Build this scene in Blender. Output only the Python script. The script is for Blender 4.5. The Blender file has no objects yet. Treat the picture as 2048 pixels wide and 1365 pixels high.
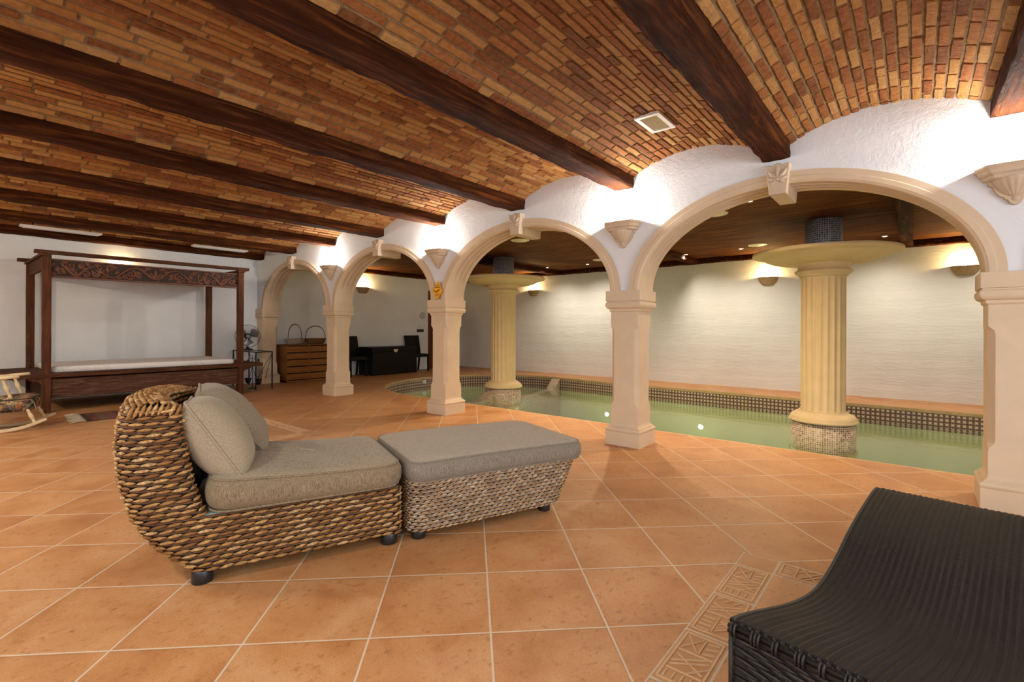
import bpy, bmesh, math, random
from math import pi, sin, cos, sqrt, radians
from mathutils import Vector, Matrix, Euler, noise

random.seed(7)
SC = bpy.context.scene
COL = SC.collection

# ------------------------------------------------------------------ camera, world, exposure
CAM_H = 1.1512
cd = bpy.data.cameras.new('camera')
cam = bpy.data.objects.new('camera', cd)
COL.objects.link(cam)
cd.sensor_fit = 'HORIZONTAL'
cd.sensor_width = 36.0
cd.lens = 973.2 / 2048 * 36.0
cd.shift_y = (655.8 - 682.5) / 2048
cd.clip_start = 0.02
cam.matrix_world = (Matrix.Translation((0, 0, CAM_H)) @ Matrix.Rotation(radians(39.6), 4, 'Z')
                    @ Matrix.Rotation(pi / 2, 4, 'X') @ Matrix.Rotation(0.0035, 4, 'Z'))
SC.camera = cam

W = bpy.data.worlds.new('world')
SC.world = W
W.use_nodes = True
W.node_tree.nodes['Background'].inputs[0].default_value = (0.75, 0.85, 1.0, 1)
W.node_tree.nodes['Background'].inputs[1].default_value = 0.3

SC.view_settings.view_transform = 'Standard'
SC.view_settings.look = 'None'
SC.view_settings.gamma = 1.0
SC.view_settings.use_curve_mapping = False
SC.view_settings.exposure = 0.85
SC.cycles.max_bounces = 8
SC.cycles.diffuse_bounces = 4
SC.cycles.glossy_bounces = 4
SC.cycles.transparent_max_bounces = 12
SC.cycles.caustics_reflective = False
SC.cycles.caustics_refractive = False
SC.cycles.sample_clamp_indirect = 4.0


def light(name, kind, loc, power, color=(1, 1, 1), size=0.05, target=None, sy=None, parent=None, spot=None, spread=None):
    ld = bpy.data.lights.new(name, kind)
    ld.energy = power
    ld.color = color
    if kind == 'AREA':
        ld.size = size
        if sy:
            ld.shape = 'RECTANGLE'
            ld.size_y = sy
        if spread:
            ld.spread = radians(spread)
    else:
        ld.shadow_soft_size = size
    if kind == 'SPOT':
        ld.spot_size = radians(spot or 80)
        ld.spot_blend = 1.0
    o = bpy.data.objects.new(name, ld)
    COL.objects.link(o)
    o.location = loc
    if target is not None:
        d = Vector(target) - Vector(loc)
        o.rotation_euler = d.to_track_quat('-Z', 'Y').to_euler()
    if parent is not None:
        o.parent = parent
    return o


WARM = (1.0, 0.68, 0.28)
NEUT = (1.0, 0.95, 0.88)
# soft fill lamps added at unseen windows behind and beside the camera
light('window_fill', 'AREA', (0.0, -1.5, 1.45), 34, (0.96, 0.97, 1.0), 5.2, (-1.6, 3, 0.2), 1.5, spread=140)
light('window_fill', 'AREA', (3.1, 1.6, 1.45), 36, (0.96, 0.97, 1.0), 3.0, (-3, 2.2, 0.3), 1.5, spread=140)

# unseen spots added above and behind the frame to brighten floor and furniture
for x_, y_, p_ in ((-6.0, -0.8, 62), (-4.1, -0.8, 58), (-2.0, -0.9, 52), (0.1, -0.9, 48), (1.9, 0.6, 58)):
    light('vault_fill', 'SPOT', (x_, y_, 2.5), p_, (1.0, 0.93, 0.84), 0.06, (x_ - 0.2, y_ + 0.9, 0), spot=150)


# ------------------------------------------------------------------ mesh helpers
class MB:
    def __init__(self):
        self.v, self.f, self.m, self.s, self.uv = [], [], [], [], {}

    def add(self, verts, faces, mat=0, smooth=False, uvs=None):
        b = len(self.v)
        self.v.extend([tuple(p) for p in verts])
        for i, f in enumerate(faces):
            if uvs is not None:
                self.uv[len(self.f)] = uvs[i]
            self.f.append(tuple(b + k for k in f))
            self.m.append(mat)
            self.s.append(smooth)
        return self

    def box(self, x0, x1, y0, y1, z0, z1, mat=0, M=None):
        vs = [Vector((x, y, z)) for z in (z0, z1) for x, y in ((x0, y0), (x1, y0), (x1, y1), (x0, y1))]
        if M is not None:
            vs = [M @ p for p in vs]
        return self.add(vs, [(3, 2, 1, 0), (4, 5, 6, 7), (0, 1, 5, 4), (1, 2, 6, 5), (2, 3, 7, 6), (3, 0, 4, 7)], mat)

    def bar(self, a, b, w, h=None, mat=0, up=(0, 0, 1)):
        a, b = Vector(a), Vector(b)
        h = h or w
        t = (b - a)
        L = t.length
        t.normalize()
        u = Vector(up)
        if abs(t.dot(u)) > 0.98:
            u = Vector((1, 0, 0))
        n = t.cross(u).normalized()
        u = n.cross(t)
        M = Matrix((t, n, u)).transposed().to_4x4()
        M.translation = a
        return self.box(0, L, -w / 2, w / 2, -h / 2, h / 2, mat, M)

    def rings(self, rings, closed=True, cap=True, mat=0, smooth=True, uvs=None):
        n = len(rings[0])
        vs = [p for r in rings for p in r]
        fs, uu = [], []
        for i in range(len(rings) - 1):
            for j in range(n if closed else n - 1):
                k = (j + 1) % n
                fs.append((i * n + j, i * n + k, (i + 1) * n + k, (i + 1) * n + j))
                if uvs:
                    uu.append([uvs[i][j], uvs[i][j + 1], uvs[i + 1][j + 1], uvs[i + 1][j]])
        b = len(self.v)
        self.add(vs, fs, mat, smooth, uu if uvs else None)
        if cap and closed:
            self.f.append(tuple(b + j for j in range(n))[::-1]); self.m.append(mat); self.s.append(False)
            e = b + (len(rings) - 1) * n
            self.f.append(tuple(e + j for j in range(n))); self.m.append(mat); self.s.append(False)
        return self

    def lathe(self, prof, n=48, c=(0, 0), mat=0, smooth=True, mod=None, a0=0.0, a1=2 * pi, cap=True, uv=False):
        full = abs(a1 - a0 - 2 * pi) < 1e-6
        R, U = [], []
        for r, z in prof:
            ring = []
            for j in range(n if full else n + 1):
                a = a0 + (a1 - a0) * j / n
                rr = r + (mod(a, z) if mod else 0)
                ring.append((c[0] + rr * cos(a), c[1] + rr * sin(a), z))
            R.append(ring)
            U.append([((a0 + (a1 - a0) * j / n) * prof[0][0], z) for j in range(n + 1)])
        return self.rings(R, full, cap, mat, smooth, U if uv else None)

    def tube(self, pts, rad, n=8, closed=False, mat=0, flat=1.0, smooth=True, cap=True):
        pts = [Vector(p) for p in pts]
        N = len(pts)
        R = []
        prev = None
        for i, p in enumerate(pts):
            a = pts[(i - 1) % N] if (closed or i > 0) else p
            b = pts[(i + 1) % N] if (closed or i < N - 1) else p
            t = (b - a).normalized()
            if prev is None:
                u = Vector((0, 0, 1)) if abs(t.z) < 0.9 else Vector((1, 0, 0))
            else:
                u = prev
            nrm = (u - t * u.dot(t)).normalized()
            prev = nrm
            bi = t.cross(nrm)
            r = rad[i] if isinstance(rad, (list, tuple)) else rad
            R.append([p + nrm * (r * cos(2 * pi * k / n)) + bi * (r * flat * sin(2 * pi * k / n)) for k in range(n)])
        if closed:
            R.append(R[0])
        return self.rings(R, True, cap and not closed, mat, smooth)

    def prism(self, poly, h0, h1, M=None, mat=0, smooth=False):
        """polygon in local XY extruded along local Z"""
        n = len(poly)
        vs = [Vector((x, y, h0)) for x, y in poly] + [Vector((x, y, h1)) for x, y in poly]
        if M is not None:
            vs = [M @ p for p in vs]
        fs = [tuple(range(n))[::-1], tuple(range(n, 2 * n))]
        fs += [(i, (i + 1) % n, n + (i + 1) % n, n + i) for i in range(n)]
        return self.add(vs, fs, mat, smooth)

    def lens(self, p, t, nrm, b, L, hw, th, mat=0, skew=0.0):
        """one plaited strand stitch"""
        R = []
        for q, w in ((-1, .12), (-.55, .74), (0, 1), (.55, .74), (1, .12)):
            c = p + t * (q * L / 2) + b * (skew * q)
            R.append([c + b * (hw * w * cos(a)) + nrm * (th * w * sin(a)) for a in [k * pi / 3 for k in range(6)]])
        return self.rings(R, True, True, mat, True)

    def sphere(self, c, r, n=16, m=10, sc=(1, 1, 1), mat=0):
        R = []
        for i in range(m + 1):
            th = -pi / 2 + pi * i / m
            rr = max(cos(th), 1e-3)
            R.append([(c[0] + sc[0] * r * rr * cos(2 * pi * j / n), c[1] + sc[1] * r * rr * sin(2 * pi * j / n), c[2] + sc[2] * r * sin(th)) for j in range(n)])
        return self.rings(R, True, True, mat, True)


def tag(o, label=None, cat=None, group=None, kind=None):
    if label: o['label'] = label
    if cat: o['category'] = cat
    if group: o['group'] = group
    if kind: o['kind'] = kind
    return o


def obj(name, mb, mats, parent=None, loc=None, rz=None, bevel=None, sub=None, label=None, cat=None, group=None, kind=None, seg=2):
    me = bpy.data.meshes.new(name)
    me.from_pydata([tuple(p) for p in mb.v], [], mb.f)
    if not isinstance(mats, (list, tuple)):
        mats = [mats]
    for m in mats:
        me.materials.append(m)
    me.polygons.foreach_set('material_index', mb.m)
    me.polygons.foreach_set('use_smooth', mb.s)
    if mb.uv:
        lay = me.uv_layers.new(name='uv')
        for pi_, uvs in mb.uv.items():
            for li, uv in zip(me.polygons[pi_].loop_indices, uvs):
                lay.data[li].uv = uv
    me.update()
    o = bpy.data.objects.new(name, me)
    COL.objects.link(o)
    if parent is not None: o.parent = parent
    if loc is not None: o.location = loc
    if rz is not None: o.rotation_euler = (0, 0, rz) if not isinstance(rz, (tuple, list)) else rz
    if bevel:
        bv = o.modifiers.new('bevel', 'BEVEL')
        bv.width = bevel; bv.segments = seg; bv.limit_method = 'ANGLE'; bv.angle_limit = radians(40)
    if sub:
        sb = o.modifiers.new('sub', 'SUBSURF'); sb.levels = sub; sb.render_levels = sub
    return tag(o, label, cat, group, kind)


def thing(name, label, cat, loc=(0, 0, 0), rz=0.0, group=None, kind='thing'):
    o = bpy.data.objects.new(name, None)
    COL.objects.link(o)
    o.empty_display_size = 0.1
    o.location = loc
    o.rotation_euler = (0, 0, rz)
    return tag(o, label, cat, group, kind)


def kids(o):
    return [c for c in bpy.data.objects if c.parent == o]


def copy_tree(o, label=None, loc=None, rz=None, parent=None):
    c = o.copy()
    COL.objects.link(c)
    if parent is not None: c.parent = parent
    for ch in kids(o):
        if ch != c: copy_tree(ch, parent=c)
    if label: c['label'] = label
    if loc is not None: c.location = loc
    if rz is not None: c.rotation_euler = (0, 0, rz)
    return c


def lerp_tab(tab, x):
    if x <= tab[0][0]: return tab[0][1]
    for (a, p), (b, q) in zip(tab, tab[1:]):
        if x <= b:
            return p + (q - p) * (x - a) / (b - a)
    return tab[-1][1]


# ------------------------------------------------------------------ materials
class NT:
    def __init__(self, name):
        self.m = bpy.data.materials.new(name)
        self.m.use_nodes = True
        self.t = self.m.node_tree
        self.b = self.t.nodes['Principled BSDF']
        self.o = self.t.nodes['Material Output']

    def n(self, typ, ins=None, **props):
        nd = self.t.nodes.new(typ)
        for k, v in props.items():
            setattr(nd, k, v)
        for k, v in (ins or {}).items():
            self.set(nd.inputs[k], v)
        return nd

    def set(self, sock, v):
        if isinstance(v, bpy.types.NodeSocket):
            self.t.links.new(v, sock)
        else:
            if isinstance(v, (tuple, list)) and len(v) == 3 and sock.type == 'RGBA':
                v = (*v, 1)
            sock.default_value = v

    def math(self, op, a, b=0.0, c=None):
        d = {0: a, 1: b}
        if c is not None: d[2] = c
        return self.n('ShaderNodeMath', d, operation=op).outputs[0]

    def coord(self, kind='Object'):
        return self.n('ShaderNodeTexCoord').outputs[kind]

    def scaled(self, vec, s):
        return self.n('ShaderNodeVectorMath', {0: vec, 1: s}, operation='MULTIPLY').outputs[0]

    def noise(self, vec, scale=5, detail=4, rough=0.55, dist=0.0):
        return self.n('ShaderNodeTexNoise', {'Vector': vec, 'Scale': scale, 'Detail': detail, 'Roughness': rough, 'Distortion': dist})

    def ramp(self, fac, stops):
        r = self.n('ShaderNodeValToRGB', {0: fac})
        e = r.color_ramp.elements
        while len(e) < len(stops): e.new(0.5)
        for el, (p, c) in zip(e, stops):
            el.position = p
            el.color = (*c, 1) if len(c) == 3 else c
        return r.outputs[0]

    def mix(self, fac, a, b, typ='MIX'):
        nd = self.n('ShaderNodeMix', data_type='RGBA', blend_type=typ)
        self.set(nd.inputs[0], fac); self.set(nd.inputs[6], a); self.set(nd.inputs[7], b)
        return nd.outputs[2]

    def bump(self, h, strength=0.3, dist=0.01, normal=None):
        nd = self.n('ShaderNodeBump', {'Height': h, 'Strength': strength, 'Distance': dist})
        if normal is not None: self.set(nd.inputs['Normal'], normal)
        return nd.outputs[0]

    def fin(self, color=None, rough=0.5, normal=None, spec=None, metal=None, **kw):
        if color is not None: self.set(self.b.inputs['Base Color'], color)
        self.set(self.b.inputs['Roughness'], rough)
        if normal is not None: self.set(self.b.inputs['Normal'], normal)
        if spec is not None: self.set(self.b.inputs['Specular IOR Level'], spec)
        if metal is not None: self.set(self.b.inputs['Metallic'], metal)
        for k, v in kw.items(): self.set(self.b.inputs[k.replace('_', ' ')], v)
        return self.m


def simple(name, color, rough=0.5, metal=0.0, var=0.15, scale=20, bump=0.0, bscale=60, spec=0.5, stretch=(1, 1, 1)):
    t = NT(name)
    v = t.scaled(t.coord(), stretch)
    nz = t.noise(v, scale, 4)
    dk = tuple(c * (1 - var) for c in color)
    lt = tuple(min(1, c * (1 + var)) for c in color)
    col = t.ramp(nz.outputs[0], [(0.3, dk), (0.7, lt)])
    nm = None
    if bump:
        nm = t.bump(t.noise(v, bscale, 5).outputs[0], bump, 0.01)
    return t.fin(col, rough, nm, spec, metal)


def mat_stucco(name, color, board=False, bs=0.5):
    t = NT(name)
    c = t.coord()
    n1 = t.noise(c, 2.2, 3)
    n2 = t.noise(c, 55, 4, 0.6)
    n3 = t.noise(t.scaled(c, (4, 4, 26) if board else (16, 16, 16)), 1.0 if board else 1.2, 6, 0.62, 0.6)
    h = t.math('ADD', t.math('MULTIPLY', n2.outputs[0], 0.35), t.math('MULTIPLY', n3.outputs[0], 1.0 if board else 0.7))
    if board:
        br = t.n('ShaderNodeTexWave', {'Vector': t.scaled(c, (0.15, 0.15, 1)), 'Scale': 1.4, 'Distortion': 1.5, 'Detail': 3.0}, wave_type='BANDS', bands_direction='Z')
        h = t.math('ADD', h, t.math('MULTIPLY', br.outputs[0], 0.25))
    dk = tuple(x * 0.93 for x in color)
    col = t.ramp(n1.outputs[0], [(0.3, dk), (0.7, color)])
    return t.fin(col, 0.9, t.bump(h, bs, 0.012), 0.2)


M_WALL = mat_stucco('white_stucco', (0.74, 0.765, 0.80), False, 0.5)
M_BACK = mat_stucco('white_rough_render', (0.74, 0.73, 0.70), True, 0.5)
M_TAN = simple('tan_painted_stone', (0.615, 0.485, 0.345), 0.75, var=0.05, scale=6, bump=0.06, bscale=120, spec=0.15)
M_TAN_LT = simple('pale_tan_plaster', (0.56, 0.44, 0.32), 0.65, var=0.06, scale=18, bump=0.12, bscale=90, spec=0.3)
M_COL = simple('buff_painted_column', (0.60, 0.445, 0.255), 0.65, var=0.05, scale=5, bump=0.05, bscale=120, spec=0.2)
M_SANDST = simple('rough_sandstone', (0.36, 0.25, 0.13), 0.9, var=0.25, scale=40, bump=0.5, bscale=90, spec=0.2)
M_NOSE = simple('ochre_coping', (0.50, 0.33, 0.16), 0.5, var=0.12, scale=12)


def mat_beam():
    t = NT('dark_hewn_timber')
    c = t.coord()
    n1 = t.noise(t.scaled(c, (14, 1.0, 14)), 1.5, 6, 0.6, 0.8)
    n2 = t.noise(c, 3.0, 5, 0.6)
    n3 = t.noise(t.scaled(c, (30, 5, 30)), 2.0, 5, 0.65)
    col = t.ramp(n1.outputs[0], [(0.25, (0.014, 0.0045, 0.002)), (0.5, (0.056, 0.016, 0.0048)), (0.75, (0.17, 0.055, 0.012))])
    col = t.mix(t.ramp(n2.outputs[0], [(0.45, (0, 0, 0)), (0.75, (0.7, 0.7, 0.7))]), col, (0.025, 0.009, 0.004))
    h = t.math('ADD', t.math('MULTIPLY', n2.outputs[0], 1.2), n3.outputs[0])
    return t.fin(col, t.ramp(n3.outputs[0], [(0.3, (0.7,) * 3), (0.7, (0.9,) * 3)]), t.bump(h, 0.9, 0.03), 0.05)


M_BEAM = mat_beam()


def mat_brick():
    t = NT('handmade_brick')
    c = t.coord()
    rnd = t.n('ShaderNodeNewGeometry').outputs['Random Per Island']
    col = t.ramp(rnd, [(0.0, (0.11, 0.027, 0.010)), (0.16, (0.20, 0.050, 0.018)), (0.32, (0.31, 0.092, 0.030)), (0.50, (0.40, 0.160, 0.048)),
                       (0.72, (0.48, 0.235, 0.072)), (1.0, (0.54, 0.305, 0.115))])
    n1 = t.noise(c, 26, 6, 0.65)
    n2 = t.noise(c, 110, 5, 0.65)
    col = t.mix(0.38, col, t.ramp(n1.outputs[0], [(0.25, (0.09, 0.030, 0.010)), (0.7, (0.50, 0.25, 0.075))]))
    h = t.math('ADD', n1.outputs[0], t.math('MULTIPLY', n2.outputs[0], 0.5))
    return t.fin(col, 0.85, t.bump(h, 1.0, 0.016), 0.15)


M_BRICK = mat_brick()
M_MORTAR = simple('grey_brown_mortar', (0.22, 0.14, 0.075), 0.95, var=0.2, scale=30, bump=0.5, bscale=70, spec=0.1)


def mat_reed():
    t = NT('dark_reed_ceiling')
    c = t.coord()
    n1 = t.noise(t.scaled(c, (1.2, 38, 38)), 1.0, 5, 0.6, 0.3)
    n2 = t.noise(t.scaled(c, (3.0, 130, 130)), 1.0, 3, 0.6)
    n3 = t.noise(c, 1.5, 3)
    col = t.ramp(n1.outputs[0], [(0.28, (0.014, 0.0042, 0.001)), (0.5, (0.125, 0.039, 0.006)), (0.72, (0.36, 0.135, 0.02))])
    col = t.mix(t.ramp(n3.outputs[0], [(0.35, (0, 0, 0)), (0.7, (0.6,) * 3)]), col, (0.04, 0.014, 0.004))
    h = t.math('ADD', n1.outputs[0], t.math('MULTIPLY', n2.outputs[0], 0.7))
    return t.fin(col, 0.8, t.bump(h, 0.7, 0.012), 0.08)


M_REED = mat_reed()


def mat_wood(name, dk, md, lt, axis='Y', rough=0.55, worn=None, bs=0.3, fine=1.0):
    t = NT(name)
    c = t.coord()
    s = {'X': (1.5, 22, 22), 'Y': (22, 1.5, 22), 'Z': (22, 22, 1.5)}[axis]
    s = tuple(x * fine for x in s)
    n1 = t.noise(t.scaled(c, s), 1.3, 6, 0.62, 0.7)
    col = t.ramp(n1.outputs[0], [(0.25, dk), (0.5, md), (0.75, lt)])
    if worn:
        n2 = t.noise(t.scaled(c, tuple(x * 1.8 for x in s)), 1.6, 6, 0.7)
        col = t.mix(t.ramp(n2.outputs[0], [(0.52, (0, 0, 0)), (0.72, (0.8,) * 3)]), col, worn)
    return t.fin(col, rough, t.bump(n1.outputs[0], bs, 0.008), 0.18)


M_BEDY = mat_wood('worn_teak', (0.022, 0.0070, 0.0028), (0.066, 0.022, 0.0085), (0.12, 0.044, 0.018), 'Y', 0.8, (0.17, 0.085, 0.048))
M_BEDZ = mat_wood('worn_teak_upright', (0.024, 0.0072, 0.0026), (0.072, 0.023, 0.0080), (0.125, 0.045, 0.016), 'Z', 0.75, (0.16, 0.075, 0.038))
M_BEDB = mat_wood('weathered_teak_board', (0.035, 0.014, 0.007), (0.075, 0.032, 0.017), (0.12, 0.055, 0.032), 'Y', 0.85, (0.24, 0.16, 0.115), 0.4, 1.3)
M_CARVE = simple('dark_carved_teak', (0.026, 0.012, 0.007), 0.7, var=0.5, scale=25, bump=0.4, bscale=60)
M_CARVE2 = simple('red_brown_carving', (0.115, 0.040, 0.019), 0.6, var=0.35, scale=30, bump=0.3, bscale=70)
M_DRESS = mat_wood('oak_veneer', (0.18, 0.068, 0.014), (0.25, 0.098, 0.022), (0.30, 0.125, 0.032), 'Y', 0.5, None, 0.08)
M_DARKGAP = simple('dark_recess', (0.012, 0.008, 0.006), 0.8)
M_DOOR = mat_wood('red_brown_door', (0.07, 0.02, 0.009), (0.12, 0.036, 0.015), (0.16, 0.05, 0.02), 'Z', 0.45)
M_BLACKW = simple('black_lacquer_wood', (0.006, 0.0045, 0.004), 0.5, var=0.3, scale=8, spec=0.15)
M_LEATHER = simple('black_leather', (0.006, 0.006, 0.007), 0.55, var=0.2, bump=0.1, bscale=150, spec=0.15)
M_BRASS = simple('pale_brass', (0.55, 0.43, 0.22), 0.35, 0.8, var=0.15)
M_IRON = simple('black_iron', (0.012, 0.012, 0.013), 0.45, 0.6)
M_FOOT = simple('black_rubber_foot', (0.012, 0.012, 0.013), 0.4)
M_WHITE = simple('white_enamel', (0.80, 0.78, 0.72), 0.4, var=0.03)
M_WHITEP = simple('white_plastic', (0.72, 0.71, 0.68), 0.4, var=0.03)
M_SLOT = simple('grey_vent_slot', (0.20, 0.17, 0.13), 0.7)
M_CREAMV = simple('cream_air_vent', (0.66, 0.60, 0.42), 0.45, var=0.04)
M_PINE = mat_wood('pale_pine', (0.50, 0.39, 0.22), (0.60, 0.49, 0.30), (0.66, 0.56, 0.36), 'X', 0.45, None, 0.05)
M_LINEN = simple('white_cotton_sheet', (0.74, 0.72, 0.70), 0.9, var=0.04, scale=8, bump=0.15, bscale=14, spec=0.1)
M_BOARD = simple('pale_blue_board', (0.42, 0.52, 0.52), 0.7, var=0.05)
M_FRINGE = simple('cream_fringe', (0.50, 0.42, 0.30), 0.95, var=0.2, scale=60, bump=0.5, bscale=160)
M_FANGREY = simple('smoky_fan_plastic', (0.035, 0.045, 0.060), 0.3)
M_BLACKP = simple('black_plastic', (0.012, 0.012, 0.013), 0.35)
M_GREYP = simple('grey_plastic', (0.42, 0.42, 0.42), 0.5)
M_CLOCK = simple('grey_clock_face', (0.52, 0.53, 0.54), 0.4)
M_YELLOW = simple('yellow_sign_enamel', (0.85, 0.42, 0.012), 0.4, var=0.02)
M_INK = simple('black_ink', (0.010, 0.008, 0.006), 0.6)
M_CANE = simple('brown_cane', (0.15, 0.070, 0.024), 0.6, var=0.5, scale=60, bump=0.5, bscale=120)
M_BARK = simple('pale_woven_bark', (0.38, 0.31, 0.24), 0.85, var=0.4, scale=60, bump=0.6, bscale=120)
M_HANDLE = simple('dark_bent_cane', (0.055, 0.026, 0.013), 0.5, var=0.3)


def mat_emit(name, col, s):
    t = NT(name)
    t.set(t.b.inputs['Base Color'], (0.9, 0.85, 0.75))
    t.set(t.b.inputs['Emission Color'], col)
    t.b.inputs['Emission Strength'].default_value = s
    return t.m


M_BULB = mat_emit('lit_bulb', (1.0, 0.80, 0.52), 30)
M_PLAMP = mat_emit('lit_pool_lamp', (1.0, 1.0, 0.88), 45)
M_SPOT = mat_emit('lit_downlight', (1.0, 0.86, 0.62), 40)


def mat_wicker(name, stops, dark, rough=0.6):
    t = NT(name)
    c = t.coord()
    rnd = t.n('ShaderNodeNewGeometry').outputs['Random Per Island']
    col = t.ramp(rnd, stops)
    n1 = t.noise(c, 70, 5, 0.65, 0.4)
    col = t.mix(t.ramp(n1.outputs[0], [(0.40, (0.75,) * 3), (0.62, (0, 0, 0))]), col, dark)
    return t.fin(col, rough, t.bump(n1.outputs[0], 0.5, 0.006), 0.35)


M_WICK = mat_wicker('water_hyacinth_weave', [(0, (0.14, 0.055, 0.014)), (0.25, (0.29, 0.135, 0.034)), (0.55, (0.44, 0.235, 0.072)), (0.82, (0.55, 0.33, 0.125)), (1, (0.62, 0.43, 0.21))], (0.17, 0.07, 0.018))
M_WICK2 = mat_wicker('pale_hyacinth_weave', [(0, (0.15, 0.070, 0.024)), (0.3, (0.31, 0.165, 0.058)), (0.55, (0.42, 0.255, 0.11)), (0.8, (0.50, 0.34, 0.17)), (1, (0.55, 0.42, 0.26))], (0.22, 0.13, 0.075))
M_CORD = simple('dark_weft_cord', (0.115, 0.055, 0.022), 0.7, var=0.6, scale=80)
M_CORD2 = simple('grey_weft_cord', (0.34, 0.29, 0.24), 0.7, var=0.45, scale=70)
M_UNDER = simple('dark_weave_backing', (0.020, 0.012, 0.008), 0.9)
M_BWICK = mat_wicker('black_resin_strand', [(0, (0.009, 0.007, 0.006)), (0.6, (0.016, 0.012, 0.010)), (1, (0.026, 0.020, 0.016))], (0.008, 0.007, 0.006), 0.45)


def mat_fabric(name, lt, md, dk, axis='Y'):
    t = NT(name)
    c = t.coord()
    s1 = {'X': (26, 430, 430), 'Y': (430, 26, 430), 'Z': (360, 360, 26)}[axis]
    n1 = t.noise(t.scaled(c, s1), 1.0, 3, 0.6)
    n2 = t.noise(t.scaled(c, (300, 300, 300)), 1.0, 2)
    n3 = t.noise(c, 5, 3)
    f = t.math('ADD', t.math('MULTIPLY', n1.outputs[0], 0.75), t.math('MULTIPLY', n2.outputs[0], 0.25))
    col = t.ramp(f, [(0.30, dk), (0.46, md), (0.64, lt)])
    h = t.math('ADD', f, t.math('MULTIPLY', n3.outputs[0], 0.4))
    return t.fin(col, 0.95, t.bump(h, 0.25, 0.004), 0.1, Sheen_Weight=0.1)


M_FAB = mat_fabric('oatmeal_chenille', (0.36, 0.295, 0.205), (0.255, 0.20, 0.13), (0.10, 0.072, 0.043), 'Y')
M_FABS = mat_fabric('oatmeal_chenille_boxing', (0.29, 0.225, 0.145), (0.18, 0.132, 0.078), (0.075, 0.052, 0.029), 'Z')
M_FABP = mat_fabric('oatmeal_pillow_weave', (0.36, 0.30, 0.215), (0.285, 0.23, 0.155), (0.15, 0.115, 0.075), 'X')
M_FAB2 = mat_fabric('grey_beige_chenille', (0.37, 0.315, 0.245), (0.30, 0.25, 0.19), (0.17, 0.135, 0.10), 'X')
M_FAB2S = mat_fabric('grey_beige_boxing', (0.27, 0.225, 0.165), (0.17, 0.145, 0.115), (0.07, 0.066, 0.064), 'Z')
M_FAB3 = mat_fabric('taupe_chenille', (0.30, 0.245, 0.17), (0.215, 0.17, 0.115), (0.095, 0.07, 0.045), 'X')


def mat_floral():
    t = NT('floral_tapestry')
    c = t.coord()
    v = t.n('ShaderNodeTexVoronoi', {'Vector': c, 'Scale': 17.0, 'Randomness': 1.0})
    n = t.noise(c, 34, 4, 0.7, 1.0)
    sep = t.n('ShaderNodeSeparateColor', {0: v.outputs['Color']})
    col = t.ramp(sep.outputs[0], [(0.0, (0.015, 0.018, 0.014)), (0.20, (0.05, 0.075, 0.03)), (0.36, (0.40, 0.26, 0.13)), (0.60, (0.46, 0.31, 0.17)), (0.72, (0.38, 0.07, 0.02)), (0.84, (0.055, 0.055, 0.10)), (1.0, (0.5, 0.36, 0.2))])
    col = t.mix(t.ramp(n.outputs[0], [(0.45, (0, 0, 0)), (0.6, (0.85,) * 3)]), col, (0.03, 0.035, 0.022))
    return t.fin(col, 0.9, t.bump(n.outputs[0], 0.3, 0.005), 0.1)


M_FLORAL = mat_floral()


def mat_rug():
    t = NT('striped_kilim')
    c = t.coord()
    sx = t.n('ShaderNodeSeparateXYZ', {0: c})
    n1 = t.noise(t.scaled(c, (60, 200, 60)), 1.0, 3)
    zig = t.math('MULTIPLY', t.math('PINGPONG', t.math('MULTIPLY', sx.outputs[0], 9.0), 0.5), 0.05)
    y = t.math('ADD', sx.outputs[1], zig)
    f = t.math('FRACT', t.math('MULTIPLY', y, 1.25))
    col = t.ramp(f, [(0.0, (0.15, 0.045, 0.04)), (0.10, (0.15, 0.115, 0.06)), (0.16, (0.19, 0.075, 0.07)), (0.30, (0.18, 0.08, 0.07)), (0.34, (0.06, 0.035, 0.025)), (0.38, (0.13, 0.10, 0.05)),
                     (0.45, (0.09, 0.06, 0.035)), (0.58, (0.11, 0.085, 0.05)), (0.62, (0.20, 0.03, 0.03)), (0.72, (0.10, 0.07, 0.045)), (0.86, (0.05, 0.03, 0.03)), (1.0, (0.17, 0.03, 0.025))])
    for el in t.t.nodes:
        if el.type == 'VALTORGB' and len(el.color_ramp.elements) > 8: el.color_ramp.interpolation = 'CONSTANT'
    col = t.mix(0.35, col, t.ramp(n1.outputs[0], [(0.3, (0.04, 0.025, 0.02)), (0.7, (0.25, 0.15, 0.11))]))
    return t.fin(col, 0.95, t.bump(n1.outputs[0], 0.5, 0.006), 0.05)


M_RUG = mat_rug()


def grid_grout(t, u, v, wgrout):
    """1 on grout lines of a unit grid"""
    fu, fv = t.math('FRACT', u), t.math('FRACT', v)
    du = t.math('MINIMUM', fu, t.math('SUBTRACT', 1.0, fu))
    dv = t.math('MINIMUM', fv, t.math('SUBTRACT', 1.0, fv))
    return t.math('LESS_THAN', t.math('MINIMUM', du, dv), wgrout), t.math('MINIMUM', du, dv)


INL = [(-0.674, 1.72, 0.10, 2.69), (-7.35, -4.99, 1.72, 2.74)]


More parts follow.
